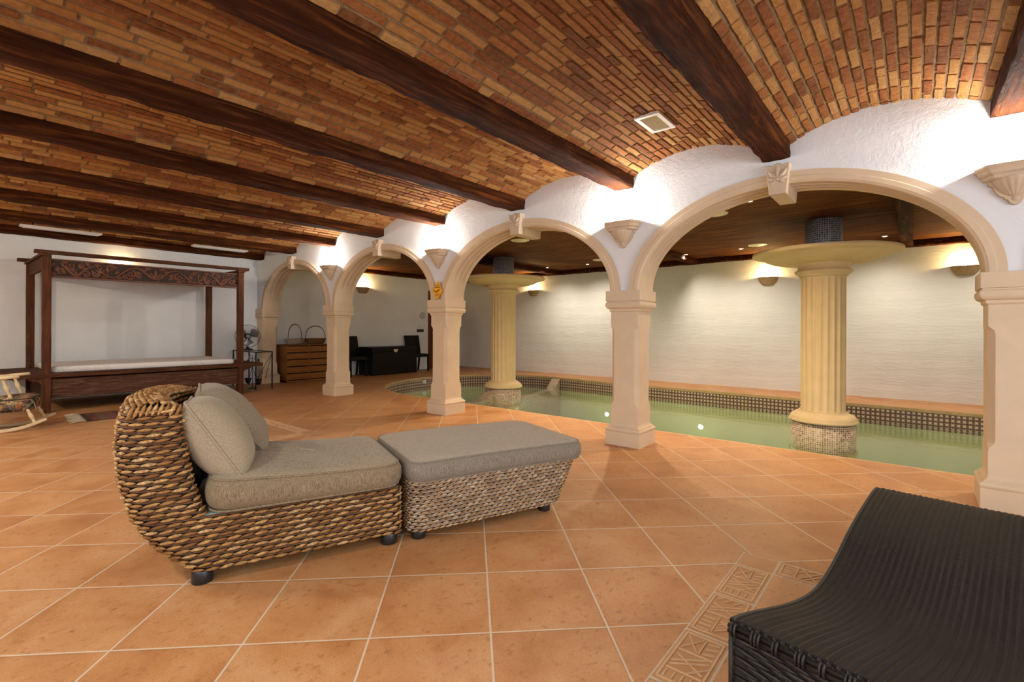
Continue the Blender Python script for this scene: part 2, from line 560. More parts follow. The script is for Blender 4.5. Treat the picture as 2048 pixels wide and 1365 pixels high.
def mat_floor():
    t = NT('terracotta_tile')
    c = t.coord()
    sx = t.n('ShaderNodeSeparateXYZ', {0: c})
    X, Y = sx.outputs[0], sx.outputs[1]
    a = radians(44.31)
    ox, oy, s = -2.1945, 0.4223, 0.45
    xr, yr = t.math('SUBTRACT', X, ox), t.math('SUBTRACT', Y, oy)
    u1 = t.math('ADD', t.math('MULTIPLY', xr, cos(a) / s), t.math('MULTIPLY', yr, sin(a) / s))
    v1 = t.math('ADD', t.math('MULTIPLY', xr, -sin(a) / s), t.math('MULTIPLY', yr, cos(a) / s))
    u2 = t.math('MULTIPLY', t.math('ADD', X, 0.507 + 0.335 * 40), 1 / 0.335)
    v2 = t.math('MULTIPLY', t.math('SUBTRACT', Y, 2.535 - 0.335 * 40), 1 / 0.335)
    mask = None
    for x0, x1, y0, y1 in INL:
        m = t.math('MULTIPLY', t.math('MULTIPLY', t.math('GREATER_THAN', X, x0), t.math('LESS_THAN', X, x1)),
                   t.math('MULTIPLY', t.math('GREATER_THAN', Y, y0), t.math('LESS_THAN', Y, y1)))
        mask = m if mask is None else t.math('MAXIMUM', mask, m)
    inv = t.math('SUBTRACT', 1.0, mask)
    u = t.math('ADD', t.math('MULTIPLY', u1, inv), t.math('MULTIPLY', u2, mask))
    v = t.math('ADD', t.math('MULTIPLY', v1, inv), t.math('MULTIPLY', v2, mask))
    g, dist = grid_grout(t, u, v, 0.0085)
    cell = t.n('ShaderNodeCombineXYZ', {0: t.math('FLOOR', u), 1: t.math('FLOOR', v), 2: mask})
    wn = t.n('ShaderNodeTexWhiteNoise', {0: cell.outputs[0]})
    off = t.n('ShaderNodeVectorMath', {0: c, 1: t.scaled(wn.outputs['Color'], (7, 7, 7))}, operation='ADD').outputs[0]
    n1 = t.noise(t.scaled(off, (1, 1, 1)), 3.2, 6, 0.6, 0.5)
    n2 = t.noise(t.scaled(off, (1.6, 1, 1)), 22, 5, 0.7)
    n3 = t.noise(off, 130, 3, 0.6)
    col = t.ramp(n1.outputs[0], [(0.28, (0.38, 0.155, 0.052)), (0.5, (0.49, 0.235, 0.092)), (0.74, (0.56, 0.31, 0.145))])
    col = t.mix(t.math('MULTIPLY', t.math('SUBTRACT', wn.outputs[0], 0.5), 0.5), col, (0.35, 0.145, 0.05))
    col = t.mix(t.ramp(n2.outputs[0], [(0.28, (0.85,) * 3), (0.44, (0, 0, 0))]), col, (0.25, 0.10, 0.032))
    col = t.mix(t.ramp(n3.outputs[0], [(0.35, (0.25,) * 3), (0.6, (0, 0, 0))]), col, (0.24, 0.10, 0.035))
    col = t.mix(g, col, (0.56, 0.45, 0.33))
    edge = t.n('ShaderNodeMapRange', {'Value': dist, 'From Min': 0.006, 'From Max': 0.022}).outputs[0]
    h = t.math('ADD', edge, t.math('MULTIPLY', n2.outputs[0], 0.15))
    r = t.ramp(n1.outputs[0], [(0.3, (0.42,) * 3), (0.7, (0.55,) * 3)])
    return t.fin(col, r, t.bump(h, 0.25, 0.006), 0.35)


M_FLOOR = mat_floor()


def mat_trimtile():
    t = NT('pale_relief_tile')
    c = t.coord()
    n1 = t.noise(c, 5, 5, 0.6)
    n2 = t.noise(c, 40, 4, 0.65)
    col = t.ramp(n1.outputs[0], [(0.3, (0.42, 0.205, 0.082)), (0.7, (0.51, 0.285, 0.13))])
    return t.fin(col, 0.55, t.bump(n2.outputs[0], 0.12, 0.005), 0.3)


M_TRIM = mat_trimtile()
M_RELIEF = simple('pale_raised_pattern', (0.555, 0.355, 0.195), 0.6, var=0.08, scale=20)
M_GROUT = simple('pale_grout', (0.55, 0.46, 0.36), 0.9, var=0.12, scale=40)


def mat_mosaic(name, pitch, mode):
    t = NT(name)
    uvn = t.n('ShaderNodeUVMap')
    sx = t.n('ShaderNodeSeparateXYZ', {0: uvn.outputs[0]})
    u = t.math('MULTIPLY', sx.outputs[0], 1 / pitch)
    v = t.math('MULTIPLY', t.math('ADD', sx.outputs[1], 3.0 + (0.06 if mode == 'band' else 0)), 1 / pitch)
    g, d = grid_grout(t, u, v, 0.09)
    fu, fv = t.math('FLOOR', u), t.math('FLOOR', v)
    wn = t.n('ShaderNodeTexWhiteNoise', {0: t.n('ShaderNodeCombineXYZ', {0: fu, 1: fv}).outputs[0]})
    if mode == 'band':
        pu = t.math('GREATER_THAN', t.math('FRACT', t.math('MULTIPLY', fu, 0.5)), 0.25)
        pv = t.math('GREATER_THAN', t.math('FRACT', t.math('MULTIPLY', fv, 0.5)), 0.25)
        white = t.math('MULTIPLY', pu, pv)
        red = t.math('ABSOLUTE', t.math('SUBTRACT', pu, pv))
        col = t.mix(red, (0.010, 0.010, 0.016), (0.20, 0.025, 0.018))
        col = t.mix(white, col, (0.62, 0.62, 0.52))
        grout = (0.36, 0.30, 0.22)
    elif mode == 'brown':
        col = t.ramp(wn.outputs[0], [(0.0, (0.09, 0.045, 0.028)), (0.35, (0.21, 0.125, 0.08)), (0.75, (0.32, 0.22, 0.15)), (1.0, (0.40, 0.30, 0.22))])
        grout = (0.62, 0.52, 0.40)
    else:
        col = t.ramp(wn.outputs[0], [(0.0, (0.045, 0.030, 0.030)), (0.4, (0.085, 0.075, 0.080)), (1.0, (0.16, 0.155, 0.165))])
        grout = (0.46, 0.47, 0.48)
    col = t.mix(g, col, grout)
    return t.fin(col, t.math('ADD', 0.34, t.math('MULTIPLY', g, 0.5)), t.bump(t.n('ShaderNodeMapRange', {'Value': d, 'From Min': 0.06, 'From Max': 0.16}).outputs[0], 0.4, 0.003), 0.5)


M_MBAND = mat_mosaic('pool_border_mosaic', 0.030, 'band')
M_MBROWN = mat_mosaic('brown_glass_mosaic', 0.026, 'brown')
M_MGREY = mat_mosaic('grey_glass_mosaic', 0.027, 'grey')


def mat_basin():
    t = NT('pale_green_basin')
    c = t.coord()
    n1 = t.noise(c, 0.9, 4, 0.6)
    n2 = t.noise(t.scaled(c, (1, 3, 1)), 3.0, 4, 0.6, 1.0)
    col = t.ramp(n1.outputs[0], [(0.3, (0.60, 0.58, 0.42)), (0.7, (0.70, 0.66, 0.48))])
    col = t.mix(t.math('MULTIPLY', n2.outputs[0], 0.3), col, (0.48, 0.48, 0.34))
    return t.fin(col, 0.7)


M_BASIN = mat_basin()


def mat_water():
    t = NT('pool_water')
    c = t.coord()
    n1 = t.noise(t.scaled(c, (1, 2.2, 1)), 3.0, 3, 0.5, 0.4)
    n2 = t.noise(t.scaled(c, (1, 1.6, 1)), 14.0, 3, 0.5)
    h = t.math('ADD', n1.outputs[0], t.math('MULTIPLY', n2.outputs[0], 0.18))
    nm = t.bump(h, 0.08, 0.05)
    gl = t.n('ShaderNodeBsdfGlossy', {'Color': (1, 1, 1), 'Roughness': 0.015, 'Normal': nm})
    tr = t.n('ShaderNodeBsdfTransparent', {'Color': (0.97, 1.0, 0.96)})
    fr = t.n('ShaderNodeFresnel', {'IOR': 1.52, 'Normal': nm})
    gm = t.n('ShaderNodeNewGeometry')
    nz = t.n('ShaderNodeSeparateXYZ', {0: gm.outputs['True Normal']}).outputs[2]
    # only the open surface reflects, and only towards the air
    top = t.math('MULTIPLY', t.math('GREATER_THAN', nz, 0.5), t.math('SUBTRACT', 1.0, gm.outputs['Backfacing']))
    mx = t.n('ShaderNodeMixShader', {0: t.math('MULTIPLY', fr.outputs[0], top), 1: tr.outputs[0], 2: gl.outputs[0]})
    va = t.n('ShaderNodeVolumeAbsorption', {'Color': (0.52, 0.76, 0.50), 'Density': 0.36})
    t.t.links.new(va.outputs[0], t.o.inputs[1])
    t.t.links.new(mx.outputs[0], t.o.inputs[0])
    return t.m


M_WATER = mat_water()


def mat_glass(name, tint=(0.9, 0.95, 0.93), rough=0.02, refl=0.12):
    t = NT(name)
    gl = t.n('ShaderNodeBsdfGlossy', {'Color': (1, 1, 1), 'Roughness': rough})
    tr = t.n('ShaderNodeBsdfTransparent', {'Color': tint})
    mx = t.n('ShaderNodeMixShader', {0: refl, 1: tr.outputs[0], 2: gl.outputs[0]})
    t.t.links.new(mx.outputs[0], t.o.inputs[0])
    return t.m


M_GLASS = mat_glass('clear_glass')
M_SMOKE = mat_glass('smoked_fan_blade', (0.16, 0.19, 0.24), 0.2, 0.12)
M_PANE = mat_emit('glowing_fill_pane', (0.80, 0.90, 1.0), 2.0)  # glow for the panes of the added windows, part of the fill

# ------------------------------------------------------------------ plan constants
XL, XR, YF, YB = -10.42, 3.2, -1.65, 10.2          # room sides
YA0, YA1 = 4.40, 4.66                                # arcade wall faces
PC = [0.508 - 2.70 * k for k in range(5)]            # pillar centres, right to left
PC_ALL = [3.208] + PC
BEAM = [0.475 - 1.343 * k for k in range(-2, 9)]     # timber centres
ZSPR, ZCRN, ZBEAM = 2.625, 2.775, 2.515
ZW = -0.24                                           # water level


# pool outline, counter-clockwise seen from above
def pool_outline():
    P = [(2.6, 5.24)]
    P.append((2.6, 9.16))
    P += [(0.7, 9.16), (-0.8, 9.21), (-2.4, 9.24), (-4.1, 9.285), (-5.0, 9.33), (-5.8, 9.41)]
    for k in range(0, 37):
        a = pi / 2 + pi * k / 36
        P.append((-6.62 + 2.10 * cos(a), 7.34 + 2.10 * sin(a)))
    return P


POOL = pool_outline()


def floor_mesh():
    bm = bmesh.new()
    outer = [bm.verts.new((x, y, 0)) for x, y in ((XL - 0.2, YF - 0.2), (XR + 0.2, YF - 0.2), (XR + 0.2, YB + 0.2), (XL - 0.2, YB + 0.2))]
    inner = [bm.verts.new((x, y, 0)) for x, y in POOL]
    ed = []
    for L in (outer, inner):
        for i in range(len(L)):
            ed.append(bm.edges.new((L[i], L[(i + 1) % len(L)])))
    bmesh.ops.triangle_fill(bm, use_beauty=True, use_dissolve=False, edges=ed)
    for f in bm.faces:
        if f.normal.z < 0: f.normal_flip()
    me = bpy.data.meshes.new('floor')
    bm.to_mesh(me)
    bm.free()
    me.materials.append(M_FLOOR)
    o = bpy.data.objects.new('floor', me)
    COL.objects.link(o)
    return tag(o, kind='structure')


floor_mesh()

# pool basin: mosaic side wall, bottom, coping nose, water
n = len(POOL)
u = [0.0]
for i in range(n):
    a, b = POOL[i], POOL[(i + 1) % n]
    u.append(u[-1] + math.hypot(a[0] - b[0], a[1] - b[1]))
cx_, cy_ = -3.0, 7.3


def inset(P, d):
    out = []
    for i, p in enumerate(P):
        a, b = Vector(P[i - 1]), Vector(P[(i + 1) % len(P)])
        t_ = (b - a).normalized()
        nn = Vector((-t_.y, t_.x))
        if nn.dot(Vector((cx_, cy_)) - Vector(p)) < 0: nn = -nn
        out.append((p[0] + nn.x * d, p[1] + nn.y * d))
    return out


mb = MB()
for i in range(n):
    a, b = POOL[i], POOL[(i + 1) % n]
    mb.add([(a[0], a[1], -0.95), (b[0], b[1], -0.95), (b[0], b[1], -0.3), (a[0], a[1], -0.3)], [(0, 1, 2, 3)], 1)
    mb.add([(a[0], a[1], -0.3), (b[0], b[1], -0.3), (b[0], b[1], 0), (a[0], a[1], 0)], [(0, 1, 2, 3)], 0, False,
           [[(u[i], -0.3), (u[i + 1], -0.3), (u[i + 1], 0), (u[i], 0)]])
mb.add([(x, y, -0.9) for x, y in POOL], [tuple(range(n))], 1)
obj('wall_pool', mb, [M_MBAND, M_BASIN], kind='structure')
mb = MB()
PI_ = inset(POOL, 0.028)
for i in range(n):
    j = (i + 1) % n
    a, b, c, d = POOL[i], POOL[j], PI_[j], PI_[i]
    mb.add([(a[0], a[1], -0.001), (b[0], b[1], -0.001), (c[0], c[1], -0.001), (d[0], d[1], -0.001), (c[0], c[1], -0.045), (d[0], d[1], -0.045), (a[0], a[1], -0.05), (b[0], b[1], -0.05)],
           [(0, 1, 2, 3), (3, 2, 4, 5), (5, 4, 7, 6)], 0)
obj('trim_1', mb, M_NOSE, kind='structure')
mb = MB()
PW_ = inset(POOL, 0.002)
mb.rings([[(x, y, -.898) for x, y in PW_], [(x, y, ZW) for x, y in PW_]], True, True, 0, False)
obj('pool_water', mb, M_WATER, kind='stuff', label='still green pool water behind the row of arches', cat='water')

# ------------------------------------------------------------------ walls
def grid_wall(name, p0, p1, z0, z1, th, m, holes=()):
    """solid wall from p0 to p1 (thickness th towards the left of the direction), with rectangular holes (a0,a1,z0,z1)"""
    p0, p1 = Vector((*p0, 0)), Vector((*p1, 0))
    L = (p1 - p0).length
    t_ = (p1 - p0).normalized()
    nn = Vector((-t_.y, t_.x, 0))
    us = sorted({0, L, *[h for q in holes for h in q[:2]]})
    zs = sorted({z0, z1, *[h for q in holes for h in q[2:]]})
    w = MB()
    for a, b in zip(us, us[1:]):
        for c, d in zip(zs, zs[1:]):
            um, zm = (a + b) / 2, (c + d) / 2
            if any(q[0] < um < q[1] and q[2] < zm < q[3] for q in holes): continue
            vs = [p0 + t_ * x + nn * y + Vector((0, 0, z)) for z in (c, d) for x, y in ((a, 0), (b, 0), (b, th), (a, th))]
            w.add(vs, [(3, 2, 1, 0), (4, 5, 6, 7), (0, 1, 5, 4), (1, 2, 6, 5), (2, 3, 7, 6), (3, 0, 4, 7)])
    return obj(name, w, m, kind='structure')


ZT = 3.0
DOOR = (9.0, 9.85, 0.0, 2.1)
grid_wall('wall_left', (XL, YF), (XL, YB), 0, ZT, 0.2, M_WALL, [(DOOR[0] - YF, DOOR[1] - YF, 0.0, 2.1)])
grid_wall('wall_back', (XL - .2, YB), (XR + .2, YB), 0, ZT, 0.2, M_BACK)
grid_wall('wall_right', (XR, YB), (XR, YF), 0, ZT, 0.2, M_WALL, [(YB - 3.1, YB - 0.1, 0.7, 2.2)])
grid_wall('wall_front', (XR + .2, YF), (XL - .2, YF), 0, ZT, 0.2, M_WALL, [(XR + .2 + 0.8, XR + .2 + 6.0, 0.7, 2.2)])


def fill_window(name, c, w, z0, z1, along):  # unseen windows with glowing panes, added to brighten the room
    t = thing(name, None, None, (0, 0, 0), 0, None, 'structure')
    f = MB()
    def bx(a0, a1, b0, b1, mbb, d0, d1):
        if along == 'x': mbb.box(a0, a1, c[1] + d0, c[1] + d1, b0, b1)
        else: mbb.box(c[0] + d0, c[0] + d1, a0, a1, b0, b1)
    cc = c[0] if along == 'x' else c[1]
    a0, a1 = cc - w / 2, cc + w / 2
    for q in (a0, a1 - .06): bx(q, q + .06, z0, z1, f, -.05, .05)
    for k in (1, 2, 3): bx(a0 + w * k / 4 - .025, a0 + w * k / 4 + .025, z0, z1, f, -.04, .04)
    for q in (z0, z1 - .06): bx(a0, a1, q, q + .06, f, -.05, .05)
    obj('window_frame', f, M_WHITE, t)
    g = MB()
    bx(a0, a1, z0, z1, g, -.01, .01)
    obj('pane', g, M_PANE, t)


fill_window('fill_window_1', (-0.0 - 0.0 + (3.4 - 0.8 - 2.6), YF - .12), 5.2, 0.7, 2.2, 'x')
fill_window('fill_window_2', (XR + .12, 1.6), 3.0, 0.7, 2.2, 'y')

# arcade wall with four arches
AO, BO, AI, BI = 1.297, 0.885, 1.195, 0.790
ZS = 1.517
SPANS = [(PC_ALL[i + 1] + PC_ALL[i]) / 2 for i in range(5)]


def lower(x):
    z = ZS
    for c in SPANS:
        d = abs(x - c)
        if d < AO: z = max(z, ZS + BO * sqrt(1 - (d / AO) ** 2))
    return z


xs = []
for c in SPANS:
    xs += [c + AO * cos(pi * k / 48) for k in range(49)]
xs += [c + d for c in PC_ALL for d in (-0.03, 0, 0.03)] + [XL - .05, XR]
xs = sorted({round(x, 4) for x in xs if XL - .06 <= x <= XR})
mb = MB()
for y, flip in ((YA0, False), (YA1, True)):
    b = []
    for x in xs: b += [(x, y, lower(x) - 0.015), (x, y, ZT)]
    fs = [(2 * i, 2 * i + 2, 2 * i + 3, 2 * i + 1) for i in range(len(xs) - 1)]
    mb.add(b, [f[::-1] for f in fs] if flip else fs)
b = []
for x in xs: b += [(x, YA0, lower(x) - 0.015), (x, YA1, lower(x) - 0.015)]
mb.add(b, [(2 * i, 2 * i + 1, 2 * i + 3, 2 * i + 2) for i in range(len(xs) - 1)])
obj('wall_arcade', mb, M_WALL, kind='structure')

# ------------------------------------------------------------------ brick vaults and timbers
def vault_z(f):
    """f in -1..1 across the bay"""
    R = (0.57 ** 2 + 0.15 ** 2) / (2 * 0.15)
    x = f * 0.57
    return ZCRN - (R - sqrt(R * R - x * x))


def vault(xa, xb, idx):
    """bay between timber centres xa < xb"""
    rr = random.Random(100 + idx)
    x0, x1 = xa + 0.095, xb - 0.095
    cx, hw = (x0 + x1) / 2, (x1 - x0) / 2
    P = lambda f: (cx + f * hw, vault_z(f))
    m = MB()
    N = 20
    ring = [P(-1 + 2 * k / N) for k in range(N + 1)]
    vs = []
    for x, z in ring: vs += [(x, YF, z), (x, YA0 + .01, z)]
    m.add(vs, [(2 * k, 2 * k + 1, 2 * k + 3, 2 * k + 2) for k in range(N)], 1, True)
    NC = 20
    pitch = 2.0 / NC
    for k in range(NC):
        fa, fb = -1 + k * pitch + 0.0135, -1 + (k + 1) * pitch - 0.0135
        (ax, az), (bx_, bz) = P(fa), P(fb)
        tv = Vector((bx_ - ax, 0, bz - az))
        wv = tv.length
        tv.normalize()
        nv = Vector((tv.z, 0, -tv.x))      # downwards
        if nv.z > 0: nv = -nv
        y = -0.95 + rr.uniform(0, 0.2)
        while y < YA0 + 0.0:
            L = rr.choice((0.11, 0.21, 0.22, 0.23, 0.235, 0.24, 0.24))
            e = min(y + L, YA0 + .004)
            if e - y > 0.03:
                drop = rr.uniform(0.005, 0.013)
                o0 = Vector((ax, 0, az)) - nv * 0.004
                nl, nwid = 6, 2
                base, top = [], []
                wob = rr.uniform(-0.002, 0.002)
                pts = []
                for iu in range(nl + 1):
                    for iw in range(nwid + 1):
                        yy = y + (e - y) * iu / nl
                        ww = wv * iw / nwid
                        edge = (iu in (0, nl)) or (iw in (0, nwid))
                        jy = rr.uniform(-.003, .003) if iu in (0, nl) else 0
                        jw = rr.uniform(-.002, .002) if iw in (0, nwid) else 0
                        q = o0 + tv * (ww + jw + wob * (iu / nl - .5)) + Vector((0, yy + jy, 0))
                        d = drop + rr.uniform(-.0011, .0011)
                        if edge:
                            # rounded arris: draw the edge in and up
                            ci = tv * (wv * (0.5 - iw / nwid) * 0.06) + Vector((0, ((y + e) / 2 - yy) * 0.02, 0))
                            pts.append((q, q + ci + nv * (0.004 + d * 0.86)))
                        else:
                            pts.append((q, q + nv * (0.004 + d)))
                topv = [p[1] for p in pts]
                idxs = lambda a_, b_: a_ * (nwid + 1) + b_
                fs = [(idxs(a_, b_), idxs(a_, b_ + 1), idxs(a_ + 1, b_ + 1), idxs(a_ + 1, b_)) for a_ in range(nl) for b_ in range(nwid)]
                rim = [idxs(a_, 0) for a_ in range(nl + 1)] + [idxs(nl, b_) for b_ in range(1, nwid + 1)] + [idxs(a_, nwid) for a_ in range(nl - 1, -1, -1)] + [idxs(0, b_) for b_ in range(nwid - 1, 0, -1)]
                nb = len(topv)
                vs = topv + [pts[r][0] for r in rim]
                nr = len(rim)
                fs += [(rim[q], rim[(q + 1) % nr], nb + (q + 1) % nr, nb + q) for q in range(nr)]
                m.add(vs, fs, 0, False)
            y += L + rr.uniform(0.010, 0.018)
    return obj('ceiling', m, [M_BRICK, M_MORTAR], kind='structure')


BS = sorted(BEAM)
for i, (a, b) in enumerate(zip(BS, BS[1:])):
    vault(a, b, i)
BEAM_LABELS = {8: 'dark timber ceiling beam along the white wall above the canopy bed', 7: 'dark timber beam ending above the keystone of the farthest arch',
               6: 'dark timber beam ending above the wall sconce between the two farthest arches', 5: 'dark timber beam ending above the keystone of the second farthest arch',
               4: 'dark timber beam ending above the sconce over the yellow sign', 3: 'dark timber beam ending above the keystone of the third arch from the bed',
               2: 'dark timber beam ending above the sconce left of the largest arch', 1: 'thick dark timber beam ending above the keystone of the largest arch',
               0: 'dark timber beam at the upper right edge, lit orange by the sconce below'}


def timber(name, a, b, w, h, seed, axis='y', step=0.06):
    """hewn timber with wavering faces between points a and b (axis y or x), a is the min corner centre-line top"""
    rr = Vector((seed * 3.7, seed * 1.3, seed * 0.7))
    L = b - a
    N = max(2, int(L / step))
    R = []
    prof = []
    for k in range(5): prof.append((-w / 2, -h * k / 4))
    for k in range(1, 5): prof.append((-w / 2 + w * k / 4, -h))
    for k in range(1, 5): prof.append((w / 2, -h + h * k / 4))
    for k in range(1, 4): prof.append((w / 2 - w * k / 4, 0))
    for i in range(N + 1):
        t_ = a + L * i / N
        ring = []
        for x, z in prof:
            p = Vector((x * 5, t_ * 2.2, z * 5)) + rr
            d1 = noise.noise(p) * 0.009
            d2 = noise.noise(p * 3.3) * 0.008
            corner = 0.965 if (abs(abs(x) - w / 2) < 1e-6 and abs(z + h) < 1e-6) else 1.0
            xx = x * corner + d1 * (1 if x > 0 else -1) * (abs(x) > 0.01) + d2
            zz = z + (0 if z == 0 else (1 - corner) * h * 0.4 + d1 + d2)
            ring.append((xx, t_, zz) if axis == 'y' else (t_, xx, zz))
        R.append(ring)
    return MB().rings(R, True, True, 0, True)


for k, x in zip(range(-2, 9), BEAM):
    if k == -2: continue
    m = timber('b', YF, YA0 - .002, 0.205, 0.165, k + 3)
    o = obj('ceiling_beam', m, M_BEAM, loc=(x, 0, ZBEAM + 0.165), kind='thing' if k >= 0 else 'structure')
    if k >= 0: tag(o, BEAM_LABELS[k], 'beam', 'timber beams under the brick vaults')

# pool hall ceiling
mb = MB()
mb.box(XL, XR, YA1 - .05, YB + .05, 2.575, 2.70)
obj('ceiling', mb, M_REED, kind='structure')
for nm, lb, x, w in (('r', 'rough dark cross beam right of the grey mosaic drum of the larger pool column', -0.10, 0.15), ('m', 'dark cross beam beside the downlight left of the larger pool column', -3.50, 0.14),
                     ('l', 'dark cross beam behind the grey drum of the farther pool column', -6.92, 0.16)):
    m = timber('c', YA1, YB - .1, w, 0.10, x + 20)
    obj('ceiling_beam', m, M_BEAM, loc=(x, 0, 2.575), label=lb, cat='beam', group='beams under the pool ceiling', kind='thing')
m = timber('c', XL + .02, XR, 0.13, 0.10, 41, 'x')
obj('ceiling_beam', m, M_BEAM, loc=(0, YB - .065, 2.575), label='long dark beam along the top of the wall behind the pool', cat='beam', kind='thing')
m = timber('c', YA1, YB - .15, 0.13, 0.10, 53)
obj('ceiling_beam', m, M_BEAM, loc=(XL + .065, 0, 2.575), label='dark beam above the wall with the dresser and trunk, glowing over a sconce', cat='beam', kind='thing')

# ------------------------------------------------------------------ pillars
def pillar_mesh():
    prof = [(0.1825, 0.0, 0), (0.1825, 0.128, 0), (0.178, 0.131, 0), (0.180, 0.134, 0), (0.1845, 0.142, 0), (0.186, 0.150, 0), (0.184, 0.158, 0), (0.177, 0.166, 0), (0.167, 0.170, 0), (0.167, 0.178, 0),
            (0.158, 0.182, 0), (0.150, 0.192, 0), (0.1455, 0.205, 0), (0.144, 0.215, 0), (0.144, 0.36, 0.0), (0.144, 0.385, 0.006), (0.144, 0.415, 0.030), (0.144, 0.44, 0.036),
            (0.144, 1.12, 0.036), (0.144, 1.145, 0.030), (0.144, 1.168, 0.006), (0.144, 1.18, 0.0), (0.144, 1.31, 0), (0.150, 1.314, 0), (0.156, 1.322, 0), (0.156, 1.338, 0), (0.166, 1.342, 0), (0.176, 1.350, 0), (0.184, 1.362, 0),
            (0.187, 1.378, 0), (0.186, 1.392, 0), (0.181, 1.402, 0), (0.174, 1.406, 0), (0.174, 1.414, 0), (0.1825, 1.418, 0), (0.1825, ZS, 0)]
    R = []
    for h, z, c in prof:
        c = max(c, 0.0025)
        ring = []
        for sx_, sy_ in ((-1, -1), (1, -1), (1, 1), (-1, 1)):
            p = [(sx_ * h, sy_ * (h - c), z), (sx_ * (h - c), sy_ * h, z)]
            if (sx_, sy_) in ((1, -1), (-1, 1)): p.reverse()
            ring += p
        R.append(ring)
    return R


RING = pillar_mesh()
ZPL, ZCAP = 0.128, 1.31
PLAB = ['tan square pillar at the right edge behind the black wicker lounger', 'tan pillar under the sconce left of the largest arch, beside the ottoman', 'tan pillar below the yellow diamond sign',
        'slim looking tan pillar between the dresser and the black trunk', 'tan half pillar in the corner beside the fan, lit dimly']
proto = None
for i, x in enumerate(PC):
    if i == 0:
        t = thing('square_pillar', PLAB[0], 'pillar', (x, 4.5165, 0), 0, 'tan arcade pillars')
        ip = [k for k, r in enumerate(RING) if r[0][2] <= 0.215]
        ic = [k for k, r in enumerate(RING) if r[0][2] >= 1.31]
        obj('plinth', MB().rings(RING[:2], True, True, 0, False), M_TAN, t)
        obj('base_molding', MB().rings(RING[1:14], True, True, 0, False), M_TAN, t)
        obj('shaft', MB().rings(RING[13:23], True, True, 0, False), M_TAN, t)
        obj('capital', MB().rings(RING[22:], True, True, 0, False), M_TAN, t)
        proto = t
    else:
        copy_tree(proto, PLAB[i], (x, 4.5165, 0))

# arches with keystones
def arch_mesh():
    # cross-section (y, dr): dr 0 inner edge, 1 outer edge ; gd groove depth fraction applied away from springing
    sec = [(4.405, 1.0, 0), (4.366, 1.0, 0), (4.366, 0.55, 0), (4.360, 0.50, 0), (4.360, 0.16, 0), (4.366, 0.10, 0), (4.372, 0.0, 0)]
    for g0 in (4.448, 4.530, 4.612):
        sec += [(g0 - .027, 0, 0), (g0 - .021, 0, .20), (g0 - .009, 0, .30), (g0 + .009, 0, .30), (g0 + .021, 0, .20), (g0 + .027, 0, 0)]
    sec += [(4.690, 0, 0), (4.696, 0.1, 0), (4.696, 1.0, 0), (4.655, 1.0, 0)]
    R = []
    N = 72
    for i in range(N + 1):
        a = pi * i / N
        gf = min(1, max(0, (min(a, pi - a) - radians(17)) / radians(4)))
        ring = []
        for y, dr, g in sec:
            d = dr + g * gf
            ring.append((cos(a) * (AI + (AO - AI) * d), y, ZS + sin(a) * (BI + (BO - BI) * d)))
        R.append(ring)
    return MB().rings(R, True, True, 0, False)


def leaf_poly(L, w, nlobe=3):
    pts = []
    for s_ in (1, -1):
        side = []
        for k in range(0, nlobe * 4 + 1):
            f = k / (nlobe * 4)
            env = sin(pi * min(1, f * 0.92 + 0.04)) ** 0.8
            side.append((f * L, s_ * w * env * (0.80 + 0.28 * abs(sin(pi * nlobe * f)))))
        pts += side if s_ == 1 else side[::-1]
    return pts


def keystone(parent):
    m = MB()
    zt, zb = 2.462, 2.222
    wt, wb = 0.083, 0.062
    for y0, y1, ins in ((4.318, 4.74, 0.0),):
        poly = [(-wb, zb), (wb, zb), (wt, zt - .02), (wt * 1.06, zt), (0.03, zt - .012), (0.012, zt + .006), (-.012, zt + .006), (-.03, zt - .012), (-wt * 1.06, zt), (-wt, zt - .02)]
        M = Matrix(((1, 0, 0, 0), (0, 0, 1, 0), (0, 1, 0, 0), (0, 0, 0, 1)))
        m.prism(poly, y0, y1, M)
    obj('keystone', m, M_TAN_LT, parent, bevel=0.006)
    k = kids(parent)[-1] if False else None
    ks = [c for c in kids(parent) if c.name.startswith('keystone')][0]
    lf = MB()
    for ang, L, w in ((90, 0.105, 0.022), (50, 0.10, 0.021), (130, 0.10, 0.021), (15, 0.078, 0.018), (165, 0.078, 0.018), (-28, 0.06, 0.015), (208, 0.06, 0.015)):
        a = radians(ang)
        Rm = Matrix(((cos(a), -sin(a), 0, 0), (0, 0, -1, 4.316), (sin(a), cos(a), 0, 2.335), (0, 0, 0, 1)))
        poly = leaf_poly(L, w)
        nn = len(poly)
        mid = [(x, y * 0.35) for x, y in poly]
        vs = [Rm @ Vector((x, y, -0.004)) for x, y in poly] + [Rm @ Vector((x, y, 0.007 + 0.010 * sin(pi * min(1, x / L)))) for x, y in mid]
        lf.add(vs, [(q, (q + 1) % nn, nn + (q + 1) % nn, nn + q) for q in range(nn)] + [tuple(range(nn, 2 * nn))], 0, True)
    lf.sphere((0, 4.31, 2.335), 0.014, 10, 6)
    obj('leaf_ornament', lf, M_TAN_LT, ks)


ALAB = [None, 'largest tan arch framing the nearer pool column', 'third tan arch from the bed, framing the farther pool column', 'second tan arch from the bed, in front of the black trunk', 'farthest tan arch, beside the fan and above the wooden dresser']
ap = None
for i, c in enumerate(SPANS):
    if ap is None:
        if i == 0:
            continue
        ap = thing('archway', ALAB[i], 'arch', (c, 0, 0), 0, 'arches of the arcade')
        obj('arch_band', arch_mesh(), M_TAN, ap)
        keystone(ap)
    else:
        copy_tree(ap, ALAB[i], (c, 0, 0))
o = obj('trim_2', arch_mesh(), M_TAN, loc=(SPANS[0], 0, 0), kind='structure')

